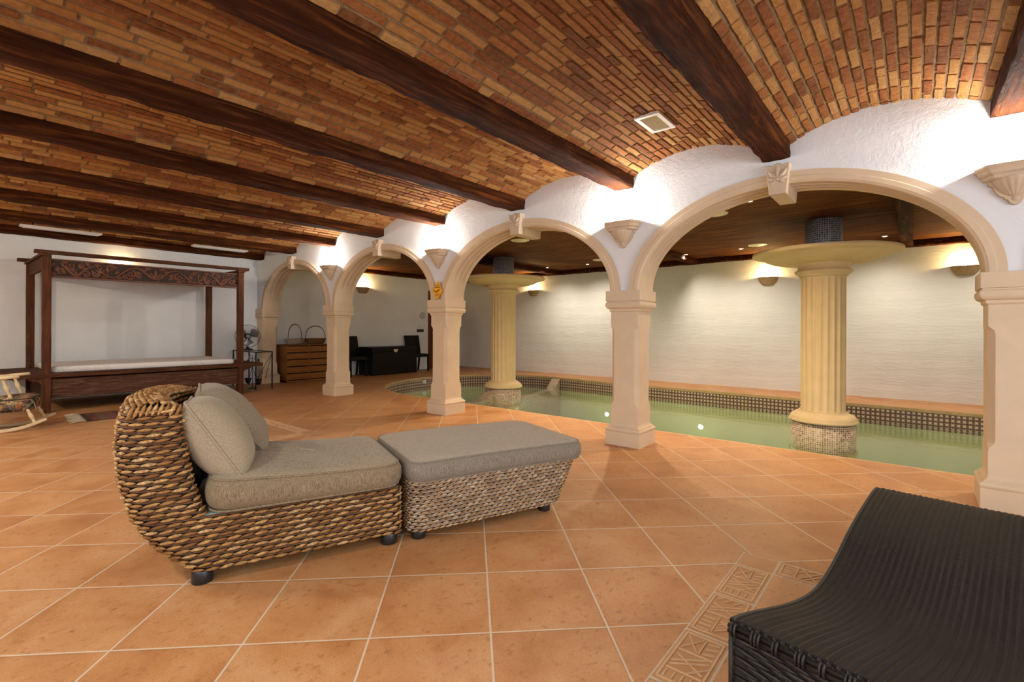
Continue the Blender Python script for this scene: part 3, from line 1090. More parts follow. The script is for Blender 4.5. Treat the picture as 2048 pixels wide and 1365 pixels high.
# ------------------------------------------------------------------ arcade sconces
def corbel_outline(w, d, n=20, ear=0.28):
    """plan outline: straight ears then a bowed centre, against the wall at y=0 and projecting to -y"""
    pts = []
    for k in range(n + 1):
        f = -1 + 2 * k / n
        e = max(0.0, (1 - abs(f)) / ear)
        e = min(1.0, e)
        bow = 0.30 + 0.70 * (e * e * (3 - 2 * e)) * (0.82 + 0.18 * cos(f * pi / 2))
        pts.append((f * w, -d * bow))
    return pts


def corbel_sconce(label, loc, group):
    t = thing('wall_sconce', label, 'wall lamp', loc, 0, group)
    prof = [(0.0, 0.190, 0.150), (-0.016, 0.192, 0.152), (-0.024, 0.186, 0.146), (-0.030, 0.178, 0.142), (-0.050, 0.170, 0.136), (-0.062, 0.150, 0.120), (-0.068, 0.152, 0.118), (-0.080, 0.148, 0.114), (-0.086, 0.128, 0.098)]
    R = []
    for z, w, d in prof:
        o_ = corbel_outline(w, d)
        R.append([(x, y, z) for x, y in o_] + [(w, 0.012, z), (-w, 0.012, z)])
    m = MB()
    m.rings(R[::-1], True, True, 0, False)
    obj('shelf', m, M_TAN_LT, t)
    # scalloped back plate
    pl = [(-.128, -.080), (-.122, -.112), (-.104, -.118), (-.100, -.140), (-.086, -.168), (-.070, -.186), (-.052, -.196), (-.052, -.206), (-.036, -.212), (-.028, -.232), (-.012, -.246)]
    poly = pl + [(-x, z) for x, z in reversed(pl)]
    M = Matrix(((1, 0, 0, 0), (0, 0, 1, 0), (0, 1, 0, 0), (0, 0, 0, 1)))
    m = MB()
    m.prism(poly, -0.030, 0.012, M)
    obj('back_plate', m, M_TAN_LT, t, bevel=0.004)
    # fluted half urn
    m = MB()
    pr = [(0.108, -.080), (0.104, -.092), (0.094, -.112), (0.080, -.135), (0.062, -.160), (0.042, -.180), (0.024, -.194), (0.020, -.198), (0.024, -.204), (0.020, -.218), (0.006, -.226)]
    m.lathe(pr[::-1], 48, (0, -0.018), mod=lambda a, z: (0.005 * abs(sin(a * 9)) if -.19 < z < -.085 else 0), a0=pi, a1=2 * pi, cap=False)
    obj('fluted_urn', m, M_TAN_LT, t)
    m = MB()
    m.sphere((0, -0.07, 0.028), 0.022, 12, 8, (1.6, 1, 1))
    obj('bulb', m, M_BULB, t)
    light('sconce_light', 'POINT', (0, -0.085, 0.06), 27, NEUT, 0.035, parent=t)
    return t


SLAB = ['carved tan wall sconce at the right edge, above the pillar by the lounger', 'carved tan wall sconce between the two largest arches', 'carved tan wall sconce above the yellow diamond sign', 'smallest looking carved tan sconce, between the two farthest arches']
for i in range(4):
    corbel_sconce(SLAB[i], (PC[i] - .02, YA0, 2.185), 'carved uplight sconces on the arcade')

# half bowl sconces
def bowl_sconce(label, loc, rz, power=22):
    t = thing('wall_sconce', label, 'wall lamp', loc, rz, 'half bowl wall sconces')
    m = MB()
    pr = [(0.004, -.150), (0.098, -.150), (0.115, -.135), (0.145, -.095), (0.168, -.045), (0.178, 0.0), (0.166, 0.0), (0.150, -.04), (0.10, -.085), (0.004, -.095)]
    R = []
    for r, z in pr:
        R.append([(r * cos(a), 0.004 + 0.62 * r * sin(a), z) for a in [pi + pi * k / 28 for k in range(29)]] )
    m.rings(R, False, False, 0, True)
    obj('half_bowl', m, M_SANDST, t)
    m = MB()
    m.sphere((0, -0.05, -0.012), 0.022, 12, 8, (1.6, 1, 1))
    obj('bulb', m, M_BULB, t)
    light('sconce_light', 'POINT', (0, -0.06, 0.018), power, WARM, 0.03, parent=t)


bowl_sconce('half bowl sconce on the back wall left of the nearer pool column', (-2.142, YB, 2.128), 0)
bowl_sconce('half bowl sconce on the back wall partly behind the right end of the largest arch', (0.60, YB, 2.128), 0)
bowl_sconce('half bowl sconce on the back wall below the basin of the farther pool column', (-7.70, YB, 2.135), 0)
bowl_sconce('half bowl sconce on the side wall above the gap between dresser and trunk', (XL, 6.85, 2.128), pi / 2)
bowl_sconce('half bowl sconce glowing on the white wall behind the canopy bed', (XL, 2.12, 2.135), pi / 2, 7)
# sconces on the wall behind the camera, mirror of the arcade ones (outside the frame)
for k, x in enumerate((-7.6, -4.9)):
    light('sconce_light', 'POINT', (x, YF + .10, 2.24), 60, (1.0, 0.82, 0.58), 0.035)

# ------------------------------------------------------------------ pool columns
def pool_column(label, c):
    t = thing('pool_column', label, 'column', (c[0], c[1], 0), 0, 'fluted columns standing in the pool')
    m = MB()
    m.lathe([(0.363, -0.89), (0.363, -0.058)], 64, uv=True)
    obj('mosaic_plinth', m, M_MBROWN, t)
    m = MB()
    m.lathe([(0.360, -.060), (0.386, -.058), (0.392, -.048), (0.391, -.036), (0.383, -.028), (0.380, -.020), (0.376, -.005), (0.366, .012), (0.350, .028), (0.328, .042), (0.302, .052), (0.290, .056), (0.284, .062), (0.284, .072), (0.25, .076)], 64)
    obj('base_molding', m, M_COL, t)
    m = MB()

    def flute(a, z):
        k = (a * 20 / (2 * pi)) % 1.0
        e = min(1, max(0, (z - .085) / .02)) * min(1, max(0, (1.822 - z) / .02))
        q = abs(k - 0.5) * 2       # 0 mid flute, 1 arris
        return -0.017 * e * (max(0.0, 1 - (q / 0.72) ** 2)) ** 0.5 if q < 0.72 else 0.0
    m.lathe([(0.262, .072), (0.256, .085), (0.254, .105), (0.254, .9), (0.254, 1.80), (0.256, 1.824), (0.262, 1.838)], 240, mod=flute)
    obj('fluted_shaft', m, M_COL, t)
    m = MB()
    m.lathe([(0.262, 1.836), (0.276, 1.838), (0.280, 1.846), (0.284, 1.856), (0.298, 1.864), (0.316, 1.876), (0.326, 1.892), (0.327, 1.906), (0.318, 1.916), (0.300, 1.920), (0.296, 1.926), (0.290, 1.945), (0.292, 1.965), (0.302, 1.985), (0.318, 2.000), (0.320, 2.012), (0.2, 2.012)], 64)
    obj('capital', m, M_COL, t)
    m = MB()
    m.lathe([(0.20, 2.008), (0.345, 2.004), (0.44, 2.006), (0.53, 2.016), (0.61, 2.036), (0.67, 2.062), (0.705, 2.088), (0.716, 2.104), (0.74, 2.110), (0.815, 2.116), (0.834, 2.122), (0.840, 2.132), (0.840, 2.158), (0.834, 2.168), (0.80, 2.172), (0.76, 2.160), (0.70, 2.125), (0.55, 2.085), (0.21, 2.070)], 96)
    obj('basin', m, M_COL, t)
    m = MB()
    m.lathe([(0.212, 2.068), (0.212, 2.574)], 48, uv=True)
    obj('mosaic_drum', m, M_MGREY, t)


pool_column('nearer fluted buff column in the pool, framed by the largest arch', (-0.929, 7.548))
pool_column('farther fluted buff column in the pool, left of the ottoman side pillar', (-6.480, 7.556))

# submerged divider with two mosaic ramps
def ramp(label, x, prof, w):
    m = MB()
    L = 0.0
    for (ya, za), (yb, zb) in zip(prof, prof[1:]):
        d = math.hypot(yb - ya, zb - za)
        q = [(x - w / 2, ya, za), (x + w / 2, ya, za), (x + w / 2, yb, zb), (x - w / 2, yb, zb)]
        m.add(q, [(0, 1, 2, 3)], 0, False, [[(0, L), (w, L), (w, L + d), (0, L + d)]])
        for xx in (x - w / 2, x + w / 2):
            m.add([(xx, ya, za), (xx, yb, zb), (xx, yb, -.88), (xx, ya, -.88)], [(0, 1, 2, 3)], 0, False, [[(ya, za), (yb, zb), (yb, -.88), (ya, -.88)]])
        L += d
    (y0, z0), (y1, z1) = prof[0], prof[-1]
    for yy, zz in ((y0, z0), (y1, z1)):
        m.add([(x - w / 2, yy, zz), (x + w / 2, yy, zz), (x + w / 2, yy, -.88), (x - w / 2, yy, -.88)], [(0, 1, 2, 3)], 0, False, [[(0, zz), (w, zz), (w, -.88), (0, -.88)]])
    return obj('mosaic_divider', m, [M_MBROWN, M_BASIN], label=label, cat='divider', group='sloping mosaic dividers in the pool', kind='thing')


ramp('sloping mosaic divider running into the water from the back wall of the pool', -6.44, [(9.40, -.04), (9.16, -.26), (7.96, -.36)], 0.22)
ramp('sloping mosaic divider at the left foot of the farther pool column', -6.50, [(7.165, -.13), (6.93, -.26), (5.30, -.40)], 0.20)

# lit lamps and a return jet in the pool wall
for x, lb in ((-5.05, 'lit underwater lamp shining in the green water left of the pillar by the ottoman'), (-3.07, 'lit underwater lamp shining in the green water right of the pillar by the ottoman')):
    t = thing('pool_lamp', lb, 'pool light', (x, 9.262 if x > -4 else 9.315, -.69), 0, 'underwater pool lamps')
    MY = Matrix(((1, 0, 0, 0), (0, 0, -1, 0), (0, 1, 0, 0), (0, 0, 0, 1)))
    rg = lambda r: [(r * cos(2 * pi * k / 28), r * sin(2 * pi * k / 28)) for k in range(28)]
    m = MB(); m.prism(rg(.058), 0, .022, MY); obj('rim', m, M_WHITEP, t, bevel=.004)
    m = MB(); m.prism(rg(.034), .020, .028, MY); obj('lens', m, M_PLAMP, t)
    light('pool_lamp_light', 'SPOT', (0, -.06, 0), 30, (0.95, 1.0, 0.80), 0.05, (0, -3.0, -.1), parent=t, spot=150)
t = thing('pool_jet', 'small white water jet in the mosaic at the round end of the pool', 'jet', (-8.715, 7.36, -.105), 0)
MXJ = Matrix(((0, 0, 1, 0), (1, 0, 0, 0), (0, 1, 0, 0), (0, 0, 0, 1)))
m = MB(); m.prism([(.045 * cos(2 * pi * k / 20), .045 * sin(2 * pi * k / 20)) for k in range(20)], 0, .02, MXJ); obj('flange', m, M_WHITEP, t, bevel=.004)
m = MB(); m.prism([(.022 * cos(2 * pi * k / 16), .022 * sin(2 * pi * k / 16)) for k in range(16)], .018, .055, MXJ); obj('nozzle', m, M_WHITEP, t, bevel=.003)

# ------------------------------------------------------------------ ceiling fittings in the pool hall
DL = [(-1.426, 5.863, 'downlight near the top of the largest arch, left of its keystone'), (-0.352, 9.374, 'downlight right of the nearer pool column by the rough beam'), (-2.384, 9.27, 'downlight beside the round vent left of the nearer pool column'),
      (-3.40, 9.351, 'downlight on the ceiling beside the dark cross beam, inside the left of the largest arch'), (-4.604, 5.832, 'downlight under the keystone of the third arch, above a round vent'),
      (-6.689, 9.394, 'downlight just right of the farther column basin'), (-5.62, 9.425, 'downlight second to the right of the farther column basin')]
for x_, y_ in ((1.75, 5.86), (1.2, 9.37), (-3.0, 5.85)):  # unseen beams without fittings, added to brighten the pool hall
    light('downlight_and_fill_beam', 'SPOT', (x_, y_, 2.54), 125 if y_ < 7 else 58, (1.0, 0.78, 0.50) if y_ < 7 else (1.0, 0.88, 0.72), 0.025, spot=150)
for x, y, lb in DL:
    t = thing('ceiling_downlight', lb, 'downlight', (x, y, 2.574), 0, 'downlights in the pool ceiling')
    m = MB()
    m.lathe([(0.024, 0.004), (0.024, -.004), (0.040, -.008), (0.043, -.003), (0.043, 0.004)], 24)
    obj('trim_ring', m, M_BRASS, t)
    m = MB()
    m.lathe([(0.001, -.006), (0.023, -.006), (0.023, -.002), (0.001, -.002)], 20)
    obj('lamp', m, M_SPOT, t)
    light('downlight_and_fill_beam', 'SPOT', (0, 0, -0.02), 125 if y < 7 else 58, (1.0, 0.78, 0.50) if y < 7 else (1.0, 0.88, 0.72), 0.025, parent=t, spot=150)

for x, y, lb in ((-4.937, 6.164, 'round cream air vent under the keystone of the third arch'), (-2.054, 8.999, 'round cream air vent on the ceiling left of the nearer pool column'),
                 (-1.907, 6.24, 'round cream air vent half hidden by the left shoulder of the largest arch'), (-5.045, 8.963, 'round cream air vent half hidden behind the right side of the third arch')):
    t = thing('air_vent', lb, 'vent', (x, y, 2.575), 0, 'round air vents in the pool ceiling')
    m = MB()
    m.lathe([(0.10, 0.0), (0.152, 0.0), (0.152, -.006), (0.140, -.014), (0.118, -.016), (0.116, -.006)], 40, cap=False)
    obj('rim', m, M_CREAMV, t)
    m = MB()
    m.lathe([(0.001, -.024), (0.050, -.022), (0.056, -.016), (0.001, -.016)], 32)
    m.lathe([(0.066, -.020), (0.084, -.018), (0.088, -.010), (0.066, -.012)], 32)
    m.lathe([(0.096, -.018), (0.112, -.016), (0.114, -.008), (0.096, -.010)], 32)
    obj('cone_louvres', m, M_CREAMV, t)

# square grille in the brick vault
t = thing('air_grille', 'small white louvred air grille set in the brick vault', 'vent', (-1.563, 3.637, 2.748), 0)
m = MB()
for q in ((-.10, .10, -.172, -.138), (-.10, .10, .138, .172), (-.10, -.066, -.138, .138), (.066, .10, -.138, .138)): m.box(*q, 0, 0.022)
obj('frame', m, M_WHITE, t, bevel=0.003)
m = MB()
for k in range(8):
    x = -.058 + k * 0.0166
    m.box(-.003, .003, -.138, .138, -.008, .008, 0, Matrix.Translation((x, 0, .012)) @ Matrix.Rotation(0.7, 4, 'Y'))
obj('louvres', m, M_CREAMV, t)
m = MB(); m.box(-.07, .07, -.14, .14, .02, .026); obj('backing', m, M_SLOT, t)

for y0, y1, lb in ((0.85, 1.74, 'white strip light fitting above the left end of the canopy bed'), (2.97, 3.86, 'white strip light fitting above the right end of the canopy bed')):
    t = thing('strip_light', lb, 'strip light', (-9.66, (y0 + y1) / 2, 2.55), 0, 'unlit strip lights in the last vault')
    L = (y1 - y0) / 2
    m = MB(); m.box(-.075, .075, -L, L, 0.0, 0.028); obj('housing', m, M_WHITE, t, bevel=0.006)
    m = MB(); m.box(-.055, .055, -L + .03, L - .03, -.012, .002); obj('diffuser', m, M_WHITEP, t, bevel=0.006)
    m = MB()
    for s_ in (-.7, .7):
        m = MB(); m.tube([(0, L * s_, .02), (0, L * s_, .22)], 0.008, 8)
        obj('hanger', m, M_IRON, t)

m = MB()
m.tube([(0, 0, .06), (0, 0, 0.0), (.012, .01, -.025), (.03, .01, -.03), (.038, .012, -.015)], 0.0035, 6)
obj('ceiling_hook', m, M_BRASS, loc=(-5.95, 2.17, 2.665), label='thin brass hook hanging from the brick vault', cat='hook', kind='thing')

# ------------------------------------------------------------------ decorated tile bands in the floor
def tile_relief(m, x0, x1, y0, y1, along, style, z):
    """raised strips of a geometric pattern on one border tile; local p (long) q (short) in 0..1"""
    def P(p, q):
        if along == 'y': return (x0 + q * (x1 - x0), y0 + p * (y1 - y0))
        return (x0 + p * (x1 - x0), y0 + q * (y1 - y0))

    cnt = [0]

    def line(a, b, w=0.0055):
        cnt[0] += 1
        zz = z + cnt[0] * 0.00006
        m.bar(Vector((*P(*a), zz)), Vector((*P(*b), zz)), w, 0.0048, 1)
    for a, b in (((.05, .08), (.95, .08)), ((.05, .92), (.95, .92)), ((.05, .08), (.05, .92)), ((.95, .08), (.95, .92))): line(a, b, 0.008)
    if style == 0:
        for k in range(4): line((.08, .18 + .18 * k), (.20, .18 + .18 * k))
        line((.24, .12), (.24, .88)); line((.30, .15), (.52, .85)); line((.36, .12), (.58, .78)); line((.30, .85), (.52, .15)); line((.24, .55), (.44, .9))
        line((.60, .12), (.60, .88)); line((.64, .15), (.90, .50)); line((.64, .50), (.90, .15)); line((.64, .55), (.90, .55))
        for k in range(3): line((.66 + .1 * k, .62), (.70 + .1 * k, .86))
    else:
        for k in range(4): line((.10 + .09 * k, .14), (.10 + .09 * k, .44))
        line((.10, .5), (.46, .5)); line((.12, .56), (.28, .88)); line((.28, .56), (.44, .88)); line((.28, .88), (.36, .56))
        line((.50, .12), (.50, .88)); line((.54, .15), (.74, .86)); line((.60, .12), (.80, .80)); line((.74, .15), (.54, .86))
        for k in range(3): line((.84, .18 + .22 * k), (.92, .30 + .22 * k))


def band(name, x0, x1, y0, y1, along, first, n_, length):
    m = MB()
    z = 0.0016
    m.box(x0, x1, y0, y1, -0.004, 0.0008, 2)
    g = 0.0055
    st = 0
    if along == 'y':
        y = y1
        for k in range(n_):
            h = first if k == 0 else length
            ya = max(y - h, y0)
            m.box(x0 + g, x1 - g, ya + g, y - g, -0.002, z, 0)
            if k > 0: tile_relief(m, x0 + g, x1 - g, ya + g, y - g, 'y', st, z + .0005); st ^= 1
            y = ya
    else:
        x = x0
        for k in range(n_):
            xe = min(x + length, x1)
            m.box(x + g, xe - g, y0 + g, y1 - g, -0.002, z, 0)
            tile_relief(m, x + g, xe - g, y0 + g, y1 - g, 'x', st, z + .0005); st ^= 1
            x = xe
    return obj(name, m, [M_TRIM, M_RELIEF, M_GROUT], kind='structure')


bw = 0.167
x0, x1, y0, y1 = INL[0]
band('trim_3', x0, x0 + bw, y0, y1, 'y', 0.155, 9, 0.335)
band('trim_4', x0 + bw, x1, y1 - 0.155, y1, 'x', 0, 7, 0.335)
x0, x1, y0, y1 = INL[1]
band('trim_5', x1 - bw, x1, y0, y1, 'y', 0.155, 4, 0.335)
band('trim_6', x0, x1 - bw, y1 - 0.155, y1, 'x', 0, 7, 0.335)
band('trim_7', x0, x0 + bw, y0, y1 - .155, 'y', 0.155, 4, 0.335)
band('trim_8', x0 + bw, x1 - bw, y0, y0 + .155, 'x', 0, 7, 0.335)

# ------------------------------------------------------------------ chaise longue
TH = radians(68.3)
CH = thing('chaise_longue', 'woven chaise with a tall curved back and oatmeal seat cushion', 'chaise', (-2.451, 0.762, 0), TH)
# local x = along the seat (s), y = across (v)
CW = 0.72
V0 = -0.05
S_OUT = [(.055, .0), (.10, -.055), (.17, -.125), (.24, -.175), (.32, -.212), (.45, -.250), (.60, -.266), (.72, -.258), (.78, -.240)]
S_IN = [(.30, .05), (.40, .010), (.56, -.024), (.70, -.036), (.80, -.045)]
ZTOPB = 0.795


def bulge(v):
    return 0.055 * sin(pi * min(1, max(0, v / CW)))


def resample(pts, d):
    pts = [Vector(p) for p in pts]
    out = [pts[0].copy()]
    acc = 0.0
    for a, b in zip(pts, pts[1:]):
        L = (b - a).length
        if L < 1e-9: continue
        s_ = d - acc
        while s_ <= L:
            out.append(a + (b - a) * (s_ / L))
            s_ += d
        acc = (acc + L) % d if (acc + L) < d else L - (s_ - d)
    return out


def chaise_row(z):
    """plan path of a woven row at height z (list of s,v)"""
    so = lerp_tab(S_OUT, z)
    r = 0.07
    si = 0.91 if z < 0.295 else lerp_tab(S_IN, z)
    P = [(.925, CW / 2), (.925, .02), (si, 0)] if z < 0.295 else [(si - .012, .075), (si - .006, .03), (si - .012, .006), (si - .03, 0)]
    P.append((so + r, 0))
    for k in range(1, 6):
        a = (pi / 2) * k / 6
        P.append((so + r - r * sin(a), r - r * cos(a)))
    for k in range(0, 13):
        v = r + (CW - 2 * r) * k / 12
        P.append((so - bulge(v), v))
    for k in range(1, 6):
        a = (pi / 2) * k / 6
        P.append((so + r - r * cos(a), CW - r + r * sin(a)))
    P.append((so + r, CW))
    P.append((si, CW))
    if z < 0.295:
        P += [(0.925, CW - .02), (0.925, CW / 2)]
    else:
        P[-1] = (si - .03, CW)
        P += [(si - .012, CW - .006), (si - .006, CW - .03), (si - .012, CW - .075)]
    return P


def weave(m, path3, L, hw, th, off, cx, cordr=0.0, skew=0.004, inward=None, jit=0.25, rr=random, up=Vector((0, 0, 1))):
    """plaited stitches along a 3-D path; path3 list of Vectors"""
    pts = resample(path3, L / 4)
    for i in range(int(off * 4), len(pts) - 4, 4):
        p = pts[i + 2]
        t_ = (pts[i + 4] - pts[i]).normalized()
        nrm = t_.cross(up)
        if nrm.length < 1e-4: continue
        nrm.normalize()
        if inward is not None and nrm.dot(p - inward(p)) < 0: nrm = -nrm
        b = nrm.cross(t_).normalized()
        k = 1 + rr.uniform(-jit, jit)
        m.lens(p + nrm * (th * 0.55), t_, nrm, b, L * 1.10, hw * (0.9 + 0.25 * rr.random()), th * k, 0, skew * rr.uniform(.3, 1.3))
    if cordr:
        pp = [q + Vector((0, 0, hw * 1.30)) for q in pts[::2]]
        m.tube(pp, cordr, 5, mat=1)
        m.tube([q + Vector((0, 0, cordr * 1.9)) for q in pp], cordr * .9, 5, mat=1)


rr = random.Random(11)
wv = MB()
ctr = lambda p: Vector((0.3 if p.z < .3 else lerp_tab(S_OUT, p.z) + .11, CW / 2, p.z))
pitch = 0.0248
z = 0.066
row = 0
while z < ZTOPB:
    P = [Vector((s_, v, z)) for s_, v in chaise_row(z)]
    weave(wv, P, 0.056, 0.0080, 0.0095, 0.5 * (row % 2), None, 0.0031, 0.0036, ctr, rr=rr)
    z += pitch
    row += 1
# top of the back, rolled over, and its inner face
NT_ = 9
for k in range(NT_ + 1):
    f = k / NT_
    P = []
    for j in range(25):
        v = CW * j / 24
        so = lerp_tab(S_OUT, .78) - bulge(v) + .012
        si = lerp_tab(S_IN, .80) - 1.7 * bulge(v)
        P.append(Vector((so + (si - so) * f, v, ZTOPB - .002 + 0.028 * sin(pi * f) + 0.02 * sin(pi * v / CW))))
    up = Vector((-1 + 2 * f, 0, 0.2)).normalized()
    pts = resample(P, 0.012)
    for i in range((k % 2) * 2, len(pts) - 4, 3):
        p = pts[i + 2]; t_ = (pts[i + 4] - pts[i]).normalized()
        wv.lens(p, t_, Vector((0, 0, 1)), Vector((1, 0, 0)), .044, 0.0125, 0.010 * (1 + rr.uniform(-.2, .2)), 0, rr.uniform(0, .005))
for k in range(9):      # wrapped strands closing the end of the roll
    for v_, sg in ((-.004, -1), (CW + .004, 1)):
        s_ = -.225 + .021 * k
        wv.lens(Vector((s_, v_, .785 + .010 * sin(pi * k / 8))), Vector((.25, -sg * .25, 1)).normalized(), Vector((0, sg, 0)), Vector((1, 0, 0)), .056, .0090, .009, 0, .003)
zz = 0.44
row = 0
while zz < ZTOPB:
    P = [Vector((lerp_tab(S_IN, zz) - 1.7 * bulge(CW * j / 20), CW * j / 20, zz)) for j in range(21)]
    weave(wv, P, 0.056, 0.0095, 0.008, 0.5 * (row % 2), None, 0.0, 0.003, lambda p: p - Vector((1, 0, 0)), rr=rr)
    zz += pitch; row += 1
obj('woven_body', wv, [M_WICK, M_CORD], CH)
# dark backing inside the weave
bk = MB()
R = []
zs_ = [0.058, .10, .17, .24, .294]
for z in zs_:
    so = lerp_tab(S_OUT, z) + .008
    R.append([(0.912, .008, z), (so + .05, .008, z), (so, .06, z)] + [(so - bulge(CW * k / 8), CW * k / 8, z) for k in range(1, 8)] + [(so, CW - .06, z), (so + .05, CW - .008, z), (0.912, CW - .008, z)])
bk.rings(R, True, True, 0, True)
R = []
for z in [.294, .36, .45, .55, .65, .72, .78, .80]:
    so = lerp_tab(S_OUT, z) + .008
    si = lerp_tab(S_IN, z) - .008
    R.append([(si, .008, z), (so + .05, .008, z), (so, .06, z)] + [(so - bulge(CW * k / 8), CW * k / 8, z) for k in range(1, 8)] + [(so, CW - .06, z), (so + .05, CW - .008, z), (si, CW - .008, z)] + [(si - 1.7 * bulge(CW * k / 8), CW * k / 8, z) for k in range(7, 0, -1)])
bk.rings(R, True, True, 0, True)
obj('frame', bk, M_UNDER, CH)
m = MB(); m.box(-.01, .905, .02, CW - .02, .294, .306); obj('seat_board', m, M_BOARD, CH)
for sx_, sy_ in ((0.03, 0.04), (0.875, 0.04), (0.03, CW - .05), (0.875, CW - .05)):
    m = MB(); m.lathe([(0.040, 0), (0.043, .004), (0.043, .055), (0.036, .065)], 24, (sx_, sy_)); obj('foot', m, M_FOOT, CH)


def rounded_rect(x0, x1, y0, y1, r, n=6):
    P = []
    for cx, cy, a0 in ((x1 - r, y0 + r, -pi / 2), (x1 - r, y1 - r, 0), (x0 + r, y1 - r, pi / 2), (x0 + r, y0 + r, pi)):
        for k in range(n + 1):
            a = a0 + pi / 2 * k / n
            P.append((cx + r * cos(a), cy + r * sin(a)))
    return P


def box_cushion(parent, x0, x1, y0, y1, z0, z1, r, mtop, mside, crown=0.02, warp=None, name='seat_cushion', label=None):
    """boxed cushion with domed top and piped seams"""
    wz = warp or (lambda x, y: 0.0)
    side = rounded_rect(x0, x1, y0, y1, r)
    m = MB()
    R = []
    bulg = [(0.0, -0.004), (0.08, 0.006), (0.25, 0.016), (0.5, 0.020), (0.75, 0.017), (0.92, 0.007), (1.0, -0.004)]
    cxm, cym = (x0 + x1) / 2, (y0 + y1) / 2

    def off(p, d):
        # shift an outline point outwards
        fx = 1 if p[0] > cxm else -1
        fy = 1 if p[1] > cym else -1
        dx = max(0, abs(p[0] - cxm) - ((x1 - x0) / 2 - r)) / r
        dy = max(0, abs(p[1] - cym) - ((y1 - y0) / 2 - r)) / r
        L = math.hypot(dx, dy) or 1
        return (p[0] + fx * d * dx / L, p[1] + fy * d * dy / L)
    # densify outline
    dense = []
    for i, p in enumerate(side):
        q = side[(i + 1) % len(side)]
        L = math.hypot(p[0] - q[0], p[1] - q[1])
        k_ = max(1, int(L / 0.05))
        for j in range(k_): dense.append((p[0] + (q[0] - p[0]) * j / k_, p[1] + (q[1] - p[1]) * j / k_))
    for f, d in bulg:
        R.append([(*off(p, d), z0 + (z1 - z0) * f + wz(*p) * (f if not warp else 0.4 + .6 * f)) for p in dense])
    m.rings(R, True, False, 1, True)
    # top: concentric rings to the centre line
    T = []
    for f in (1.0, 0.992, 0.98, 0.965, 0.94, 0.90, 0.84, 0.75, 0.55, 0.3, 0.02):
        ring = []
        for p in dense:
            x = cxm + (p[0] - cxm) * f if (x1 - x0) < (y1 - y0) else cxm + (p[0] - cxm) * (1 - (1 - f) * min(1, (y1 - y0) / (x1 - x0)))
            y = cym + (p[1] - cym) * f if (x1 - x0) >= (y1 - y0) else cym + (p[1] - cym) * (1 - (1 - f) * min(1, (x1 - x0) / (y1 - y0)))
            h = crown * (1 - f ** 2.4) + 0.016 * min(1, (1 - f) * 11) ** 0.55
            ring.append((x, y, z1 + wz(*p) + h - .002))
        T.append(ring)
    m.rings(T, True, True, 0, True)
    m.add([(*p, z0) for p in dense], [tuple(range(len(dense)))[::-1]], 1)
    o = obj(name, m, [mtop, mside], parent, label=label)
    pp = MB()
    pp.tube([(*off(p, -0.001), z1 + .001 + wz(*p)) for p in dense], 0.0055, 6, True)
    pp.tube([(*off(p, 0.002), z0 + .004) for p in dense], 0.0055, 6, True)
    obj('piping', pp, mside, o)
    return o


def chaise_warp(x, y):
    return 0.008 * sin(x * 5.0 + 0.5) + 0.026 * max(0, 1 - x / .45) ** 1.5


t = thing('seat_cushion', 'long oatmeal boxed cushion lying on the woven chaise seat', 'cushion', CH.location, TH, None)
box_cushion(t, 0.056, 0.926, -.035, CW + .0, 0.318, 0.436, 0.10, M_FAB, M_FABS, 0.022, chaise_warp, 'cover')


def pillow(name, label, mat, S, S2, T, loc, down, side, roll=0.0, sag=0.0):
    """scatter cushion; 'down' and 'side' are its in-plane axes in chaise coordinates"""
    t = thing(name, label, 'pillow', CH.location, TH, 'scatter pillows on the chaise')
    d = Vector(down).normalized()
    sd = (Vector(side) - d * Vector(side).dot(d)).normalized()
    nn = sd.cross(d).normalized()
    if roll:
        Rm = Matrix.Rotation(roll, 3, nn)
        d, sd = Rm @ d, Rm @ sd
    c = Vector(loc)
    N = 22
    m = MB()

    def edge(a, b):
        # pinched square outline
        k = 1 - 0.10 * (1 - abs(a) ** 2.2) * (abs(b) ** 3) - 0.0
        return k

    def pt(a, b, s_):
        x = a * S / 2 * (1 - 0.09 * (1 - a * a) * b * b) if False else a * S2 / 2 * (1 - 0.085 * (1 - b * b) * abs(a) ** 3)
        y = b * S / 2 * (1 - 0.085 * (1 - a * a) * abs(b) ** 3)
        x *= (1 - 0.07 * (abs(a * b)) ** 3); y *= (1 - 0.07 * (abs(a * b)) ** 3)
        h = T / 2 * (max(0, 1 - abs(a) ** 2.6) ** 0.62) * (max(0, 1 - abs(b) ** 2.6) ** 0.62)
        wr = 0.006 * noise.noise(Vector((a * 2.2, b * 2.2, s_ * 3 + S * 10)))
        pz = s_ * (h + wr * (1 - abs(a) ** 4) * (1 - abs(b) ** 4))
        sl = sag * (b + .2) * (1 - a * a) if b > -.2 else 0
        return c + sd * x + d * y + nn * (pz + sl)
    for s_ in (1, -1):
        vs = [pt(-1 + 2 * i / N, -1 + 2 * j / N, s_) for i in range(N + 1) for j in range(N + 1)]
        fs = [(i * (N + 1) + j, i * (N + 1) + j + 1, (i + 1) * (N + 1) + j + 1, (i + 1) * (N + 1) + j) for i in range(N) for j in range(N)]
        m.add(vs, [f[::-1] for f in fs] if s_ == 1 else fs, 0, True)
    o = obj('cover', m, mat, t)
    lp = [pt(-1 + 2 * i / N, -1, 0) for i in range(N)] + [pt(1, -1 + 2 * i / N, 0) for i in range(N)] + [pt(1 - 2 * i / N, 1, 0) for i in range(N)] + [pt(-1, 1 - 2 * i / N, 0) for i in range(N)]
    pp = MB()
    pp.tube(lp, 0.006, 6, True)
    obj('piping', pp, mat, t)
    return t


